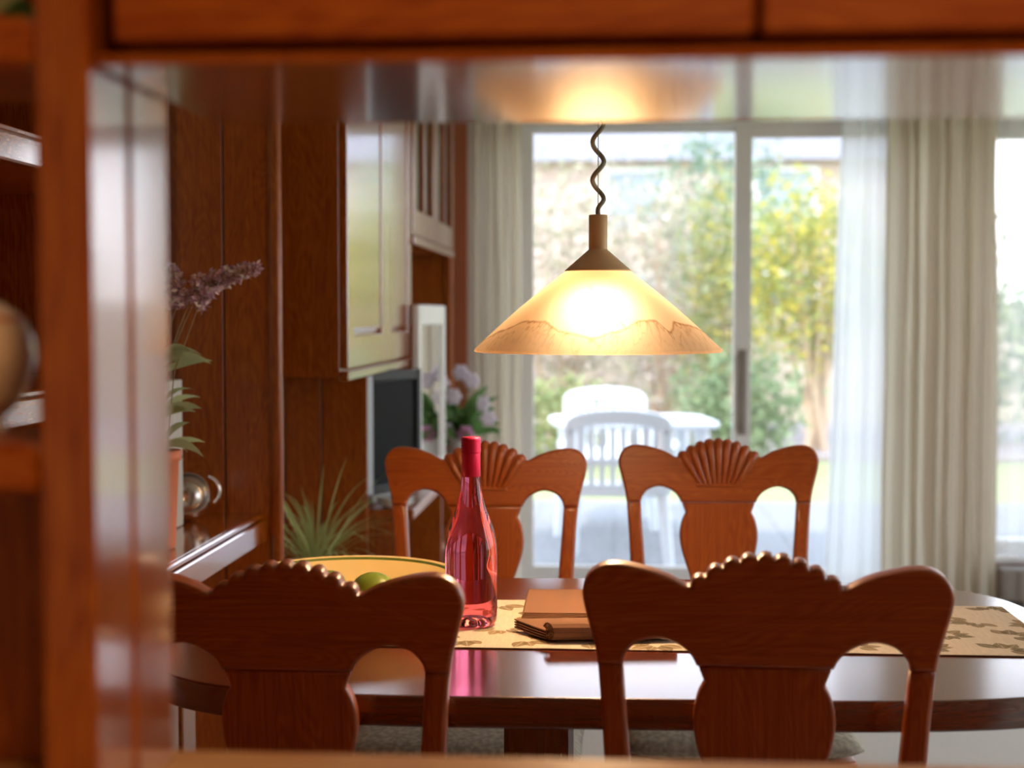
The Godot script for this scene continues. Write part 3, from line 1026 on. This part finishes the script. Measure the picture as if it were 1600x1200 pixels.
func make_table_things():
	make_bottle()
	# fruit bowl
	var t = thing("fruit_bowl", "wide cream fruit bowl with a green rim on the table", "bowl", Vector3(-0.434, 0.7626, -2.41))
	var pr = [Vector2(0.0, 0.0), Vector2(0.06, 0.0), Vector2(0.062, 0.006), Vector2(0.10, 0.018), Vector2(0.145, 0.040), Vector2(0.171, 0.062)]
	part("bowl_wall", mb().lathe(pr + [Vector2(0.176, 0.0675), Vector2(0.1745, 0.0695), Vector2(0.1715, 0.0690), Vector2(0.1695, 0.0670)], 48), M.bowl_in, t)
	part("rim_band", mb().lathe([Vector2(0.1697, 0.0672), Vector2(0.1665, 0.0632)], 48), M.bowl_rim, t, "green line inside the rim")
	part("inner_wall", mb().lathe([Vector2(0.1665, 0.0632), Vector2(0.142, 0.044), Vector2(0.098, 0.023), Vector2(0.05, 0.010), Vector2(0.0, 0.008)], 48), M.bowl_in, t)
	for f in [[-0.398, -2.415, 0.0], [-0.475, -2.425, 1.2]]:
		var o = thing("lime", ["green lime in the fruit bowl showing over the chair crest", "green lime hidden low in the fruit bowl behind the chair"][int(f[2] > 1)], "fruit", Vector3(f[0], 0.804, f[1]), rad_to_deg(f[2]), "limes in the fruit bowl")
		part("flesh", mb().ellipsoid(Vector3.ZERO, Vector3(0.036, 0.028, 0.028)), M.lime, o)
		part("stem_end", mb().ellipsoid(Vector3(0.036, 0, 0), Vector3(0.005, 0.006, 0.006), 8, 6), M.stem, o)


# ------------------------------------------------------------------ the pendant lamp
func make_lamp():
	var t = thing("pendant_lamp", "hanging lamp with a marbled amber glass cone shade over the table", "lamp", Vector3(-0.027, 1.2, -2.40))
	var pr = [Vector2(0.1985, -0.0015), Vector2(0.2005, 0.0), Vector2(0.1985, 0.004)]
	for k in range(1, 13):
		var w = k / 12.0
		pr.append(Vector2(lerpf(0.1985, 0.047, w), 0.004 + 0.129 * w + 0.004 * sin(w * PI)))
	part("lamp_shade", mb().lathe(pr, 72, Vector3.ZERO, true), M.shade, t, "marbled amber glass")
	part("lamp_cap", mb().lathe([Vector2(0.050, 0.1265), Vector2(0.0535, 0.1285), Vector2(0.0535, 0.1300), Vector2(0.048, 0.1345), Vector2(0.0155, 0.163), Vector2(0.0150, 0.1640), Vector2(0.0150, 0.2180), Vector2(0.0142, 0.2190), Vector2(0.0, 0.2192)], 40), M.steel, t, "brushed metal cap")
	var pts = []
	var n = 300
	for i in n + 1:
		var y = lerpf(0.219, 1.27, float(i) / n)
		var a = -(y - 0.219) / 0.0605 * TAU
		var r = 0.0092 * smoothstep(0.219, 0.245, y)
		pts.append(Vector3(r * cos(a + 2.6), y, r * sin(a + 2.6)))
	part("cord", mb().tube(pts, 0.0039, 7), M.cord, t, "coiled grey cord")
	part("wire", mb().tube([Vector3(0, 0.219, 0), Vector3(0, 1.27, 0)], 0.0007, 5), M.cord, t)
	part("ceiling_rose", mb().lathe([Vector2(0.05, 1.262), Vector2(0.052, 1.27), Vector2(0.05, 1.30), Vector2(0, 1.30)], 24), M.steel, t)
	part("socket", mb().lathe([Vector2(0.0, 0.080), Vector2(0.017, 0.080), Vector2(0.018, 0.083), Vector2(0.018, 0.128), Vector2(0.0, 0.130)], 20), M.white_pot, t)
	var glow = mat(srgb(255, 226, 176), 0.4)
	glow.emission_enabled = true
	glow.emission = srgb(255, 222, 170)
	glow.emission_energy_multiplier = 4.0
	part("bulb", mb().ellipsoid(Vector3(0, 0.055, 0), Vector3(0.036, 0.040, 0.036), 20, 14), glow, t)
	var l = OmniLight3D.new()
	l.name = "bulb_light"
	l.position = Vector3(0, 0.055, 0)
	l.light_color = srgb(255, 220, 172)
	l.light_energy = 0.30
	l.light_size = 0.034
	l.omni_range = 12.0
	l.omni_attenuation = 2.0
	l.shadow_enabled = true
	t.add_child(l)


# ------------------------------------------------------------------ plants and small things
func leaf_blade(base, dir, side, length, width, bend, segs = 6):
	# a curved strip leaf that starts at base along dir and bends towards -y
	var b = MB.new()
	var p = base
	var d = dir.normalized()
	var l = []
	var r = []
	for i in segs + 1:
		var t = float(i) / segs
		var w = width * sin(PI * clampf(0.12 + 0.88 * t, 0, 1)) if i < segs else 0.0004
		var s = side - d * side.dot(d)
		s = s.normalized()
		l.append(p - s * w * 0.5)
		r.append(p + s * w * 0.5)
		p += d * length / segs
		d = (d + Vector3(0, -bend / segs, 0)).normalized()
	for i in segs:
		b.quad(l[i], r[i], r[i + 1], l[i + 1], 1)
	return b


func foliage(called, parent, count, sampler, size, colors, m, seed_):
	# many small bent leaves as one mesh, each leaf with its own colour
	var r = RandomNumberGenerator.new()
	r.seed = seed_
	var V = PackedVector3Array()
	var N = PackedVector3Array()
	var C = PackedColorArray()
	for i in count:
		var c = sampler.call(r)
		var d = Vector3(r.randfn(), r.randfn() * 0.7 + 0.2, r.randfn()).normalized()
		var s = d.cross(Vector3(r.randfn(), r.randfn(), r.randfn())).normalized()
		var nn = s.cross(d).normalized()
		var k = size * r.randf_range(0.6, 1.4)
		var col = colors[r.randi() % colors.size()] * r.randf_range(0.85, 1.15)
		var q = [c, c + d * k * 0.5 + s * k * 0.28, c + d * k - nn * k * 0.15, c + d * k * 0.5 - s * k * 0.28]
		for j in [0, 1, 2, 0, 2, 3]:
			V.append(q[j])
			N.append(-nn)
			C.append(col)
	var arr = []
	arr.resize(Mesh.ARRAY_MAX)
	arr[Mesh.ARRAY_VERTEX] = V
	arr[Mesh.ARRAY_NORMAL] = N
	arr[Mesh.ARRAY_COLOR] = C
	var am = ArrayMesh.new()
	am.add_surface_from_arrays(Mesh.PRIMITIVE_TRIANGLES, arr)
	return part(called, am, m, parent)


func make_plants():
	# lavender in a terracotta pot on the wall shelf
	var t = thing("potted_lavender", "lavender with mauve flower spikes in a terracotta pot on the wall shelf", "plant", Vector3(-0.932, 0.782, -2.95))
	part("pot", mb().lathe([Vector2(0.0, 0.0), Vector2(0.036, 0.0), Vector2(0.038, 0.006), Vector2(0.046, 0.178), Vector2(0.051, 0.18), Vector2(0.052, 0.20), Vector2(0.047, 0.201), Vector2(0.044, 0.19), Vector2(0.0, 0.188)], 32), M.terracotta, t)
	var heads = [[Vector3(0.085, 0.528, 0.0), Vector3(0.215, 0.572, 0.0), 0.027], [Vector3(0.048, 0.49, 0.01), Vector3(0.038, 0.575, 0.01), 0.024], [Vector3(0.078, 0.50, -0.01), Vector3(0.15, 0.565, -0.01), 0.024], [Vector3(-0.05, 0.46, 0.0), Vector3(-0.11, 0.54, 0.0), 0.022]]
	for h in heads:
		var pts = []
		for i in 9:
			var w = i / 8.0
			pts.append(Vector3(0.0, 0.19, 0.0).lerp(h[0], w) + Vector3(-0.022 * sin(w * PI) * signf(h[0].x), 0, 0))
		part("stem", mb().tube(pts, 0.0016, 5), M.stem, t)
	part("stem", mb().tube([Vector3(0.02, 0.19, 0), Vector3(0.04, 0.36, 0.0), Vector3(0.105, 0.53, 0.0)], 0.0014, 5), M.stem, t)
	for h in heads:
		var axis = h[1] - h[0]
		var mcol = cloth(Color.WHITE, 0.25)
		mcol.vertex_color_use_as_albedo = true
		var hd = foliage("flower_spike", t, 700, func(r):
			var w = r.randf()
			var a = r.randf() * TAU
			var u = axis.normalized().cross(Vector3(0.1, 0.2, 1)).normalized()
			var v = axis.normalized().cross(u)
			return h[0] + axis * w + (u * cos(a) + v * sin(a)) * h[2] * (0.35 + 0.65 * r.randf()) * (1.05 - 0.7 * w), 0.012, [Color(0.72, 0.48, 0.56), Color(0.82, 0.64, 0.64), Color(0.88, 0.74, 0.64), Color(0.56, 0.34, 0.44)], mcol, 100 + int(h[2] * 1e4) + int(h[0].x * 1e3))
		hd.set_meta("kind", "stuff")
	var r2 = RandomNumberGenerator.new()
	r2.seed = 5
	for k in 26:
		var y = [0.20, 0.275, 0.36, 0.375][k % 4] + r2.randf_range(-0.01, 0.02)
		var a = r2.randf() * TAU if k > 7 else r2.randf_range(-0.4, 0.4)
		var d = Vector3(cos(a), r2.randf_range(0.1, 1.2), sin(a))
		part("leaf", leaf_blade(Vector3(0.012 * cos(a), y, 0.012 * sin(a)), d, d.cross(Vector3(r2.randf_range(-0.4, 0.4), 0.25, 1.0)), r2.randf_range(0.07, 0.115), r2.randf_range(0.014, 0.020), r2.randf_range(0.5, 1.6)), M.leaf_sage, t)
	part("stem", mb().tube([Vector3(0, 0.185, 0), Vector3(0.004, 0.40, 0)], 0.004, 6), M.stem, t)
	single("box_file", mb().box(Vector3(0, 0.165, 0), Vector3(0.035, 0.33, 0.24), 0.002), M.grey_box, "tall pale grey box standing behind the lavender pot", "box", Vector3(-0.990, 0.782, -3.155))

	# spiky grass on the sideboard
	t = thing("potted_grass", "spiky green ornamental grass in a pot on the low sideboard", "plant", Vector3(-0.80, 0.47, -3.90))
	part("pot", mb().lathe([Vector2(0.0, 0.0), Vector2(0.055, 0.0), Vector2(0.075, 0.11), Vector2(0.080, 0.112), Vector2(0.080, 0.125), Vector2(0.070, 0.124), Vector2(0.068, 0.11), Vector2(0.0, 0.108)], 28), M.white_pot, t)
	for k in 90:
		var a = r2.randf() * TAU
		var up = r2.randf_range(0.9, 2.6)
		var d = Vector3(cos(a), up, sin(a))
		part("leaf", leaf_blade(Vector3(0.04 * r2.randf() * cos(a), 0.108, 0.04 * r2.randf() * sin(a)), d, Vector3(-sin(a), 0.1, cos(a)), r2.randf_range(0.18, 0.40), r2.randf_range(0.004, 0.0075), r2.randf_range(0.6, 2.4), 8), M.leaf_grass, t)

	# flowering plant by the mirror
	t = thing("potted_flower", "leafy flowering plant with pale mauve blossoms beside the mirror", "plant", Vector3(-0.60, 0.67, -5.74))
	part("pot", mb().lathe([Vector2(0.0, 0.0), Vector2(0.05, 0.0), Vector2(0.065, 0.10), Vector2(0.068, 0.10), Vector2(0.068, 0.11), Vector2(0.0, 0.105)], 28), M.white_pot, t)
	for k in 46:
		var a = r2.randf() * TAU
		var d = Vector3(cos(a), r2.randf_range(0.2, 2.4), sin(a))
		part("leaf", leaf_blade(Vector3(0.02 * cos(a), 0.105 + r2.randf() * 0.08, 0.02 * sin(a)), d, d.cross(Vector3(r2.randf_range(-0.5, 0.5), 0.4, 1.0)), r2.randf_range(0.10, 0.19), r2.randf_range(0.03, 0.05), r2.randf_range(0.6, 1.8)), M.leaf_green, t)
	var fl = [[0.045, 0.33, 0.0], [0.09, 0.24, 0.02], [-0.07, 0.32, 0.03], [-0.02, 0.27, 0.06], [0.03, 0.13, 0.09], [0.115, 0.185, 0.05], [-0.09, 0.21, 0.05], [0.0, 0.36, -0.03], [-0.045, 0.14, 0.08]]
	for i in fl.size():
		var c = Vector3(fl[i][0], fl[i][1], fl[i][2])
		var st = part("stem", mb().tube([Vector3(0, 0.105, 0), c * Vector3(0.6, 0.7, 0.6) + Vector3(0, 0.05, 0), c], 0.002, 5), M.leaf_green, t)
		var fb = MB.new()
		for j in 6:
			var a = TAU * j / 6.0
			var out = Vector3(cos(a), sin(a), 0.5).normalized()
			var pb = c + out * 0.016
			fb.ellipsoid(Vector3.ZERO, Vector3(0.021, 0.015, 0.006), 8, 6, Transform3D(Basis(Vector3(0, 0, 1), a), pb))
		part("blossom", fb, M.pink if i in [4] else M.mauve, t)
	# plant on top of the divider shelf
	t = thing("potted_plant", "small leafy green plant on the upper board of the divider shelves", "plant", Vector3(-0.447, 1.444, -0.985))
	part("pot", mb().lathe([Vector2(0.0, 0.0), Vector2(0.03, 0.0), Vector2(0.036, 0.018), Vector2(0.0, 0.016)], 24), M.terracotta, t)
	for k in 40:
		var a = r2.randf() * TAU
		var d = Vector3(cos(a), r2.randf_range(0.1, 1.4), sin(a))
		part("leaf", leaf_blade(Vector3(0.01 * cos(a), 0.016, 0.01 * sin(a)), d, d.cross(Vector3(r2.randf_range(-0.5, 0.5), 0.3, 1.0)), r2.randf_range(0.04, 0.065), r2.randf_range(0.012, 0.02), r2.randf_range(0.4, 1.0)), M.leaf_green if k % 3 else M.leaf_sage, t)


func make_small_things():
	# tilted silver cup on the wall shelf
	var t = thing("silver_cup", "round polished silver cup lying tilted on the wall shelf", "cup", Vector3(-0.984, 0.782, -3.345))
	var xf = Transform3D(Basis(Vector3(0, 1, 0), deg_to_rad(16)) * Basis(Vector3(1, 0, 0), deg_to_rad(66)), Vector3(0, 0.0555, 0))
	var pr = []
	for k in 15:
		var th = lerpf(PI, 1.12, k / 14.0)
		pr.append(Vector2(0.056 * sin(th), 0.056 * cos(th)))
	pr.append(Vector2(0.0502, 0.0255))
	for k in 12:
		var th = lerpf(1.13, PI, k / 11.0)
		pr.append(Vector2(0.0535 * sin(th), 0.0535 * cos(th)))
	part("cup_body", mb().lathe(pr, 40), M.silver, t).transform = xf
	var hp = []
	for k in 12:
		var a = lerpf(-1.2, 1.2, k / 11.0)
		hp.append(Vector3(0.045 + 0.030 * cos(a), 0.002 + 0.034 * sin(a), -0.01))
	part("handle", mb().tube(hp, 0.0035, 8), M.silver, t).transform = Transform3D(Basis(Vector3(0, 0, 1), deg_to_rad(12)), Vector3(0, 0.058, 0))
	# vase on the divider shelf
	t = thing("vase", "small rounded pale ceramic vase on the divider shelf", "vase", Vector3(-0.437, 1.1785, -0.985))
	pr = [Vector2(0.0, 0.0), Vector2(0.020, 0.0), Vector2(0.021, 0.004), Vector2(0.018, 0.010)]
	for p in spline([Vector2(0.018, 0.010), Vector2(0.030, 0.022), Vector2(0.040, 0.045), Vector2(0.040, 0.062), Vector2(0.033, 0.078), Vector2(0.020, 0.088), Vector2(0.012, 0.092), Vector2(0.013, 0.096)], 4).slice(1): pr.append(p)
	pr.append(Vector2(0.010, 0.095))
	pr.append(Vector2(0.0, 0.085))
	part("vase_body", mb().lathe(pr, 40), M.vase, t)
	part("glaze_band", mb().lathe([Vector2(0.0325, 0.0795), Vector2(0.0335, 0.0785), Vector2(0.0343, 0.0765), Vector2(0.0335, 0.0765)], 40), M.terracotta, t)
	# television
	t = thing("television", "small silver-framed television standing on the sideboard under the wall cabinet", "television", Vector3(-0.705, 0.67, -4.60), 66.0)
	part("housing", mb().span(Vector3(-0.17, 0.035, -0.09), Vector3(0.17, 0.408, 0.0), 0.012), M.dark, t)
	part("speaker_strip", mb().span(Vector3(-0.175, 0.03, -0.03), Vector3(-0.105, 0.413, 0.012), 0.005), M.silver_plastic, t, "silver side strip")
	var bz = mb()
	bz.span(Vector3(0.150, 0.03, 0.0), Vector3(0.175, 0.413, 0.012), 0.004)
	bz.span(Vector3(-0.105, 0.03, 0.0), Vector3(0.150, 0.06, 0.012), 0.004)
	bz.span(Vector3(-0.105, 0.38, 0.0), Vector3(0.150, 0.413, 0.012), 0.004)
	part("bezel", bz, M.dark, t)
	part("screen", mb().span(Vector3(-0.105, 0.06, 0.0), Vector3(0.150, 0.38, 0.004), 0.001), M.screen, t)
	part("stand", mb().span(Vector3(-0.10, 0.0, -0.09), Vector3(0.10, 0.037, 0.0), 0.006), M.silver_plastic, t)
	# mirror
	t = thing("mirror", "white framed standing mirror on the sideboard beside the flowers", "mirror", Vector3(-0.655, 0.67, -5.22), 89.0)
	var fr = mb()
	fr.span(Vector3(-0.33, 0.0, -0.012), Vector3(-0.27, 0.62, 0.014), 0.005)
	fr.span(Vector3(0.27, 0.0, -0.012), Vector3(0.33, 0.62, 0.014), 0.005)
	fr.span(Vector3(-0.27, 0.0, -0.012), Vector3(0.27, 0.06, 0.014), 0.005)
	fr.span(Vector3(-0.27, 0.55, -0.012), Vector3(0.27, 0.62, 0.014), 0.005)
	part("mirror_frame", fr, M.frame_white, t)
	part("mirror_glass", mb().span(Vector3(-0.27, 0.06, -0.008), Vector3(0.27, 0.55, 0.004), 0.001), M.mirror, t)
	part("strut", mb().span(Vector3(-0.02, 0.0, -0.06), Vector3(0.02, 0.4, -0.012), 0.004), M.frame_white, t)
	# dishes on the sideboard
	for d in [["white porcelain dish stacked by the television", Vector3(-0.665, 0.67, -4.45), 0.058], ["shallow white dish between the television and the mirror", Vector3(-0.70, 0.67, -4.82), 0.05]]:
		var o = thing("dish", d[0], "dish", d[1], 0.0, "dishes on the sideboard")
		for k in 2:
			var y = k * 0.012
			part("plate", mb().lathe([Vector2(0.0, y), Vector2(d[2] * 0.55, y), Vector2(d[2], y + 0.018), Vector2(d[2] * 0.99, y + 0.0205), Vector2(d[2] * 0.5, y + 0.005), Vector2(0.0, y + 0.005)], 28), M.white_pot, o)


# ------------------------------------------------------------------ garden
func garden_chair(label, at, turn):
	var t = thing("garden_chair", label, "chair", at, turn, "white plastic garden chairs")
	var W = 0.25
	var lean = Transform3D(Basis(Vector3.RIGHT, deg_to_rad(-14)), Vector3(0, 0.42, -0.20))
	# back shell: arched top band, rails and slats
	var top = []
	for k in 13:
		var a = lerpf(0.0, PI, k / 12.0)
		top.append(Vector2(W * 1.06 * cos(a), 0.34 + 0.10 * pow(sin(a), 0.6)))
	for k in 13:
		var a = lerpf(PI, 0.0, k / 12.0)
		top.append(Vector2(W * 0.93 * cos(a), 0.29 + 0.075 * pow(sin(a), 0.6)))
	part("top_rail", mb(0).slab(PackedVector2Array(top), 0.028, 0.006, 2, lean), M.plastic, t)
	for s in [-1, 1]:
		part("side_rail", mb().span(Vector3(s * W * 1.05, 0, -0.014), Vector3(s * W * 0.86, 0.345, 0.014), 0.005), M.plastic, t).transform = lean
	part("cross_rail", mb(0).span(Vector3(-W, 0.15, -0.010), Vector3(W, 0.185, 0.010), 0.004), M.plastic, t).transform = lean
	part("cross_rail", mb(0).span(Vector3(-W, 0.0, -0.012), Vector3(W, 0.05, 0.012), 0.004), M.plastic, t).transform = lean
	for k in 8:
		var x = lerpf(-W * 0.74, W * 0.74, k / 7.0)
		part("slat", mb().span(Vector3(x - 0.014, 0.04, -0.007), Vector3(x + 0.014, 0.155, 0.007), 0.003), M.plastic, t).transform = lean
		part("slat", mb().span(Vector3(x - 0.014, 0.18, -0.007), Vector3(x + 0.014, 0.35, 0.007), 0.003), M.plastic, t).transform = lean
	var st = PackedVector2Array()
	for q in super_ellipse(0.25, 0.22, 5.0, 40): st.append(q)
	part("seat", mb(0).slab(st, 0.03, 0.01, 2, Transform3D(Basis(Vector3.RIGHT, -PI / 2), Vector3(0, 0.42, 0.0))), M.plastic, t)
	for s in [-1, 1]:
		part("leg", mb().tube([Vector3(s * 0.23, 0.42, 0.17), Vector3(s * 0.27, 0.0, 0.24)], [0.030, 0.022], 8), M.plastic, t)
		part("leg", mb().tube([Vector3(s * 0.22, 0.42, -0.17), Vector3(s * 0.26, 0.0, -0.30)], [0.032, 0.024], 8), M.plastic, t)
		part("arm", mb().tube([Vector3(s * 0.26, 0.64, -0.27), Vector3(s * 0.285, 0.655, -0.05), Vector3(s * 0.28, 0.64, 0.16), Vector3(s * 0.26, 0.42, 0.20)], [0.018, 0.026, 0.026, 0.020], 8), M.plastic, t)
	return t


func shrub(called, label, category, at, size, colors, count, leaf, seed_, stems, stem_mat, group = "garden shrubs", hollow = 0.35, lift = 0.0):
	var t = thing(called, label, category, at, 0.0, group)
	var n = noise(seed_, 1.3, 2)
	var m = cloth(Color.WHITE, 0.45, 0.7)
	m.vertex_color_use_as_albedo = true
	var f = foliage("foliage", t, count, func(r):
		var v = Vector3(r.randfn(), r.randfn(), r.randfn()).normalized() * lerpf(hollow, 1.0, pow(r.randf(), 0.6))
		v *= 1.0 + 0.35 * n.get_noise_3d(v.x * 2.0, v.y * 2.0, v.z * 2.0) * 1.6
		return Vector3(v.x * size.x, lift + size.y * (1.0 + v.y), v.z * size.z), leaf, colors, m, seed_)
	f.set_meta("kind", "stuff")
	var r2 = RandomNumberGenerator.new()
	r2.seed = seed_ + 1
	for k in stems:
		var a = r2.randf() * TAU
		var tip = Vector3(cos(a) * size.x * 0.8 * r2.randf(), lift + size.y * r2.randf_range(0.9, 1.7), sin(a) * size.z * 0.8)
		part("stem", mb().tube([Vector3(r2.randf_range(-0.1, 0.1), 0, r2.randf_range(-0.1, 0.1)), tip * Vector3(0.35, 0.45, 0.35), tip], [0.035, 0.025, 0.008], 6), stem_mat, t)
	return t


func make_garden():
	var gn = noise(61, 0.06, 4)
	var gm = mat(srgb(180, 188, 142), 0.95, 0, 0.1)
	gm.albedo_texture = image_of(256, 256, func(x, y):
		var v = 0.88 + 0.22 * gn.get_noise_2d(x * 2.0, y * 2.0)
		return Color(v, v, v * 0.95))
	gm.uv1_triplanar = true
	gm.uv1_scale = Vector3(0.5, 0.5, 0.5)
	struct("lawn", mb().span(Vector3(-40, -0.4, -60), Vector3(40, -0.09, 20), 0.0), gm)
	var pm = mat(srgb(164, 165, 166), 0.9, 0, 0.2)
	pm.albedo_texture = image_of(256, 256, func(x, y):
		var v = 0.86 + 0.25 * gn.get_noise_2d(x * 2.5 + 300, y * 2.5)
		return Color(v, v, v))
	pm.uv1_triplanar = true
	pm.uv1_scale = Vector3(0.7, 0.7, 0.7)
	var pav = Node3D.new()
	pav.name = "patio"
	pav.set_meta("kind", "structure")
	add_child(pav)
	part("bedding", mb().span(Vector3(-3, -0.12, -10.4), Vector3(5, -0.060, BACK - 0.13), 0.0), pm, pav)
	for i in 16:
		for j in 7:
			part("paver", mb().span(Vector3(-3 + i * 0.5 + 0.003, -0.060, -10.38 + j * 0.52 + 0.003), Vector3(-3 + i * 0.5 + 0.497, -0.055, -10.38 + j * 0.52 + 0.517), 0.002), pm, pav)
	garden_chair("white plastic garden chair on the patio with its slatted back to the door", Vector3(0.02, -0.055, -7.55), 180.0)
	garden_chair("white plastic garden chair on the far side of the garden table", Vector3(-0.04, -0.055, -9.15), 4.0)
	var t = thing("garden_table", "white plastic garden table between the two plastic chairs", "table", Vector3(0.10, -0.055, -8.45), 8.0)
	part("table_top", mb(0).slab(super_ellipse(0.46, 0.42, 5.0, 48), 0.035, 0.012, 2, Transform3D(Basis(Vector3.RIGHT, -PI / 2), Vector3(0, 0.70, 0))), M.plastic, t)
	for sx in [-1, 1]:
		for sz in [-1, 1]:
			part("leg", mb().tube([Vector3(sx * 0.34, 0.69, sz * 0.30), Vector3(sx * 0.38, 0.0, sz * 0.34)], [0.045, 0.032], 10), M.plastic, t)
	# beds and shrubs
	var soil = mat(srgb(150, 140, 138), 0.95)
	struct("ground_bed", mb().span(Vector3(-9, -0.1, -18), Vector3(9, -0.03, -13.6), 0.02), soil)
	var brown = mat(srgb(190, 166, 142), 0.9)
	var yel = [Color(0.56, 0.47, 0.07), Color(0.60, 0.52, 0.10), Color(0.36, 0.42, 0.12), Color(0.27, 0.34, 0.12)]
	var grn = [Color(0.17, 0.25, 0.13), Color(0.24, 0.32, 0.18), Color(0.30, 0.38, 0.22)]
	var pale = [Color(0.50, 0.43, 0.36), Color(0.55, 0.48, 0.43), Color(0.45, 0.43, 0.30), Color(0.38, 0.40, 0.26)]
	shrub("flowering_shrub", "tall yellow flowering shrub on bare stems behind the sliding sash", "shrub", Vector3(1.9, -0.05, -14.2), Vector3(0.80, 0.92, 0.6), yel, 6000, 0.065, 201, 14, brown, "garden shrubs", 0.3, 0.75)
	shrub("conifer", "yellow-green conifer behind the door mullion", "tree", Vector3(1.15, -0.05, -15.6), Vector3(0.50, 1.35, 0.5), [Color(0.48, 0.42, 0.10), Color(0.34, 0.38, 0.14), Color(0.24, 0.31, 0.14)], 4600, 0.065, 202, 6, brown)
	shrub("twiggy_shrub", "pale beige twiggy shrub behind the lamp", "shrub", Vector3(-0.55, -0.05, -15.0), Vector3(1.1, 1.45, 0.7), pale, 5200, 0.07, 203, 16, brown)
	shrub("twiggy_shrub", "pale twiggy shrub between the lamp and the conifer", "shrub", Vector3(0.55, -0.05, -17.4), Vector3(1.1, 1.55, 0.7), pale, 4600, 0.075, 204, 12, brown)
	shrub("bush", "dark green bush low down beside the conifer", "shrub", Vector3(1.05, -0.05, -12.7), Vector3(0.55, 0.50, 0.4), grn, 1800, 0.08, 205, 4, brown)
	shrub("bush", "bright green hedge plant behind the garden chairs", "shrub", Vector3(-0.75, -0.05, -13.2), Vector3(0.9, 0.36, 0.4), [Color(0.38, 0.42, 0.18), Color(0.46, 0.46, 0.24), Color(0.29, 0.36, 0.16)], 2400, 0.08, 206, 4, brown)
	shrub("bush", "green bush beside the yellow shrub at the curtain", "shrub", Vector3(3.6, -0.05, -14.9), Vector3(0.8, 1.0, 0.6), grn + [Color(0.5, 0.56, 0.3)], 2400, 0.09, 207, 4, brown)
	shrub("evergreen_tree", "tall evergreen tree far behind the shrubs", "tree", Vector3(1.55, -0.05, -22.0), Vector3(1.2, 2.1, 1.2), [Color(0.18, 0.29, 0.20), Color(0.25, 0.35, 0.26), Color(0.31, 0.40, 0.32)], 3600, 0.13, 208, 3, brown, "garden trees")
	shrub("evergreen_tree", "tall evergreen tree beyond the low window", "tree", Vector3(7.4, -0.05, -17.0), Vector3(1.4, 1.2, 1.0), grn, 3000, 0.13, 209, 3, brown, "garden trees")
	# neighbouring house
	t = thing("house", "pale pink neighbouring house with a grey roof beyond the shrubs", "building", Vector3(-1.0, -0.1, -30.0))
	var pk = mat(srgb(206, 182, 176), 0.9)
	part("wall", mb().span(Vector3(-6, 0, -5), Vector3(7, 4.6, 0), 0.0), pk, t)
	var rf = PackedVector2Array([Vector2(-5.6, 4.5), Vector2(0.6, 4.5), Vector2(-2.5, 8.0)])
	var ro = mb(2)
	ro.quad(Vector3(-6.4, 4.4, 0.4), Vector3(7.4, 4.4, 0.4), Vector3(7.4, 7.2, -2.5), Vector3(-6.4, 7.2, -2.5))
	ro.quad(Vector3(7.4, 4.4, -5.4), Vector3(-6.4, 4.4, -5.4), Vector3(-6.4, 7.2, -2.5), Vector3(7.4, 7.2, -2.5))
	ro.quad(Vector3(-6.4, 4.4, 0.4), Vector3(-6.4, 7.2, -2.5), Vector3(-6.4, 4.4, -5.4), Vector3(-6.4, 4.4, 0.4))
	ro.quad(Vector3(7.4, 4.4, 0.4), Vector3(7.4, 4.4, -5.4), Vector3(7.4, 7.2, -2.5), Vector3(7.4, 4.4, 0.4))
	part("roof", ro, mat(srgb(140, 140, 152), 0.9), t)
	var gl = mat(srgb(150, 166, 186), 0.1)
	for x in [-4.6, -1.6, 1.4, 4.4]:
		for y in [0.9, 3.0]:
			var wd = part("window", mb().span(Vector3(x - 0.65, y, -0.02), Vector3(x + 0.65, y + 1.3, 0.05)), mat(srgb(244, 244, 246), 0.5), t)
			part("pane", mb().span(Vector3(x - 0.55, y + 0.1, 0.05), Vector3(x + 0.55, y + 1.2, 0.06), 0.0), gl, wd)
	# boundary fence
	t = thing("fence", "weathered wooden garden fence behind the shrubs", "fence", Vector3(0, -0.1, -18.6))
	var fm = mat(srgb(196, 182, 168), 0.9)
	for i in 90:
		part("plank", mb().span(Vector3(-9 + i * 0.2, 0.0, -0.01), Vector3(-9 + i * 0.2 + 0.185, 1.5 + 0.02 * (i % 3), 0.01)), fm, t)
	for y in [0.3, 1.2]:
		part("rail", mb().span(Vector3(-9, y, -0.05), Vector3(9, y + 0.07, -0.01)), fm, t)


func _ready():
	rng.seed = 7
	make_view()
	make_materials()
	make_shell()
	make_divider()
	make_left_wall()
	make_curtains()
	make_table()
	make_chairs()
	make_table_things()
	make_lamp()
	make_plants()
	make_small_things()
	make_garden()
